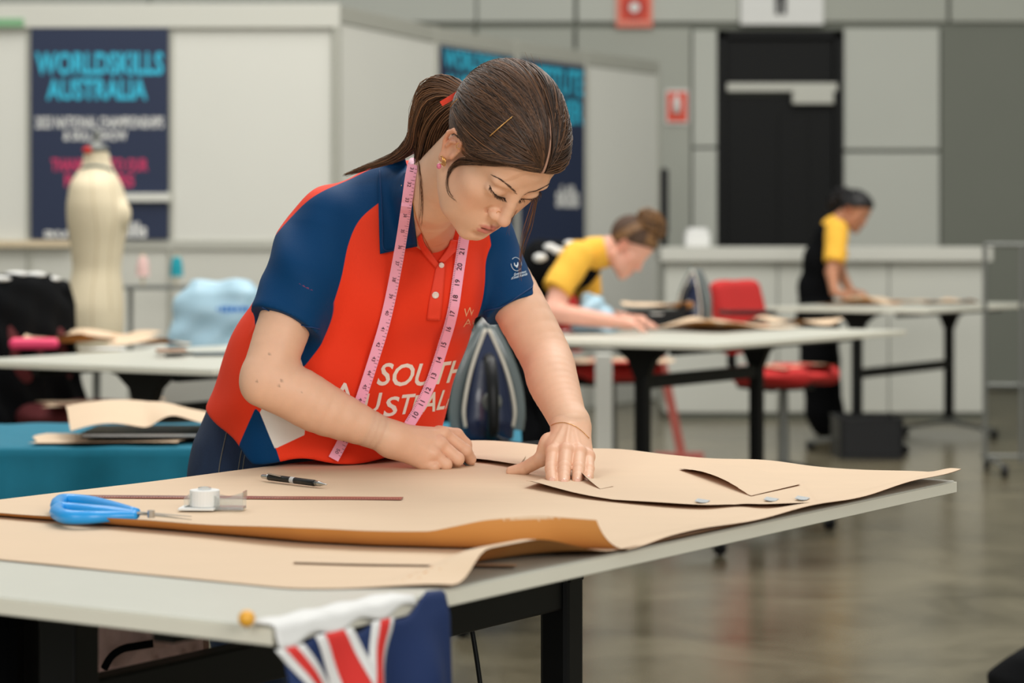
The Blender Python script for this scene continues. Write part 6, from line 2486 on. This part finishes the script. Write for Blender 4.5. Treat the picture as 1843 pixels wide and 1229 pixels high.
    return pr, vest


# curly-haired person leaning over the centre-right table
M_skin2 = skin_mat('rosy_skin', (226, 168, 146), (196, 110, 100))
M_skin3 = skin_mat('brown_skin', (176, 122, 92), (140, 78, 66))
M_hair2 = hair_mat('curly_brown_hair', (56, 36, 24), (176, 128, 78))
M_hair2d = mat('curly_brown_hair_base', (70, 48, 32), .8, var=.3, vscale=40)
M_hair3 = hair_mat('black_hair', (10, 10, 12), (44, 40, 42))
M_hair3d = mat('black_hair_base', (14, 14, 16), .7, var=.3, vscale=40)
DA = 10.45
hmA = frame((.60, -.22, -.77), (.72, -.10, .66))
hpA = P(1127, 447, DA)
ppl, vest = simple_person(
    'person in a yellow polo and black vest leaning over the centre-right table', (.1, 10.9, 0), hmA, hpA,
    [P(1082, 452, DA + .02), P(1052, 470, DA + .06)],
    [(P(1020, 490, DA - .10), P(996, 562, DA - .18), P(1098, 578, DA - .30), (1, -.1, -.12), (0, 0, 1), (.05, .045, .030)),
     (P(1050, 490, DA + .20), P(1060, 568, DA + .22), P(1120, 574, DA + .02), (1, -.3, -.1), (0, 0, 1), (.05, .042, .030))],
    M_skin2, M_hair2, M_hair2d, None,
    ([P(1040, 478, DA + .06), P(985, 488, DA + .08), P(935, 512, DA + .14), P(912, 560, DA + .2)], [.10, .135, .145, .15]),
    [(P(1040, 462, DA - .07), P(1000, 524, DA - .15), .070, .066), (P(1052, 470, DA + .18), P(1058, 532, DA + .21), .065, .06), (P(1066, 458, DA + .03), P(1094, 452, DA + .02), .075, .062)],
    [('trousers', [P(912, 560, DA + .2), P(925, 640, DA + .25), P(950, 740, DA + .22), P(965, 860, DA + .3), Vector((P(968, 0, DA + .3).x, DA + .3, .07))], [.15, .12, .08, .07, .06]),
     ('trousers', [P(905, 570, DA + .1), P(960, 660, DA + .0), P(1010, 745, DA - .05), P(1020, 860, DA + .05), Vector((P(1024, 0, DA + .05).x, DA + .05, .07))], [.14, .11, .08, .07, .06]),
     ('shoe', [Vector((.06, DA + .32, .045)), Vector((.26, DA + .22, .04))], [.045, .04]),
     ('shoe', [Vector((.20, DA + .06, .045)), Vector((.42, DA - .04, .04))], [.045, .04])],
    [((.0, -.015, .150), (.062, .070, .052))], (1, 0))
vb = BVHTree.FromPolygons([tuple(p.co) for p in vest.data.vertices], [tuple(p.vertices) for p in vest.data.polygons])
for (x, y) in [(990, 434), (1026, 428), (972, 452), (1004, 440)]:
    lc, nr = ray(vb, x, y + 12)
    if lc is not None:
        MB().ball(lc, (.03, .016, .02), 10).build('white_motif', M_paperw, vest, smooth=True, world=True)

# dark-haired person standing at the farthest table
DB = 15.4
hmB = frame((.62, -.52, -.58), (.45, -.25, .86))
hpB = P(1537, 382, DB)
simple_person(
    'person in black overalls and yellow sleeves standing at the farthest table', (P(1490, 0, DB).x, DB, 0), hmB, hpB,
    [P(1512, 398, DB + .04), P(1500, 412, DB + .06)],
    [(P(1512, 428, DB - .14), P(1497, 490, DB - .20), P(1502, 525, DB - .34), (.9, -.3, -.3), (0, 0, 1), (.048, .040, .028)),
     (P(1500, 430, DB + .2), P(1512, 490, DB + .18), P(1530, 524, DB - .05), (.9, -.3, -.3), (0, 0, 1), (.046, .038, .028))],
    M_skin3, M_hair3, M_hair3d, None,
    ([P(1494, 425, DB + .04), P(1478, 470, DB + .06), P(1468, 520, DB + .08), P(1470, 575, DB + .08)], [.10, .115, .11, .135]),
    [(P(1506, 415, DB - .12), P(1502, 472, DB - .19), .075, .068), (P(1500, 418, DB + .18), P(1510, 466, DB + .19), .07, .06), (P(1498, 410, DB + .04), P(1510, 402, DB + .04), .075, .062)],
    [('trousers', [P(1470, 570, DB + .02), P(1474, 650, DB - .02), P(1480, 740, DB - .02), Vector((P(1484, 0, DB).x, DB - .02, .09))], [.135, .115, .105, .10]),
     ('trousers', [P(1474, 570, DB + .14), P(1480, 650, DB + .16), P(1490, 740, DB + .16), Vector((P(1496, 0, DB).x, DB + .16, .09))], [.13, .11, .10, .10]),
     ('shoe', [Vector((P(1484, 0, DB).x, DB - .02, .05)), Vector((P(1484, 0, DB).x + .18, DB - .12, .04))], [.05, .042]),
     ('shoe', [Vector((P(1496, 0, DB).x, DB + .16, .05)), Vector((P(1496, 0, DB).x + .18, DB + .06, .04))], [.05, .042])],
    [((0, -.125, .045), (.055, .050, .050)), ((.0, -.165, -.01), (.045, .040, .075))], (1, 0))
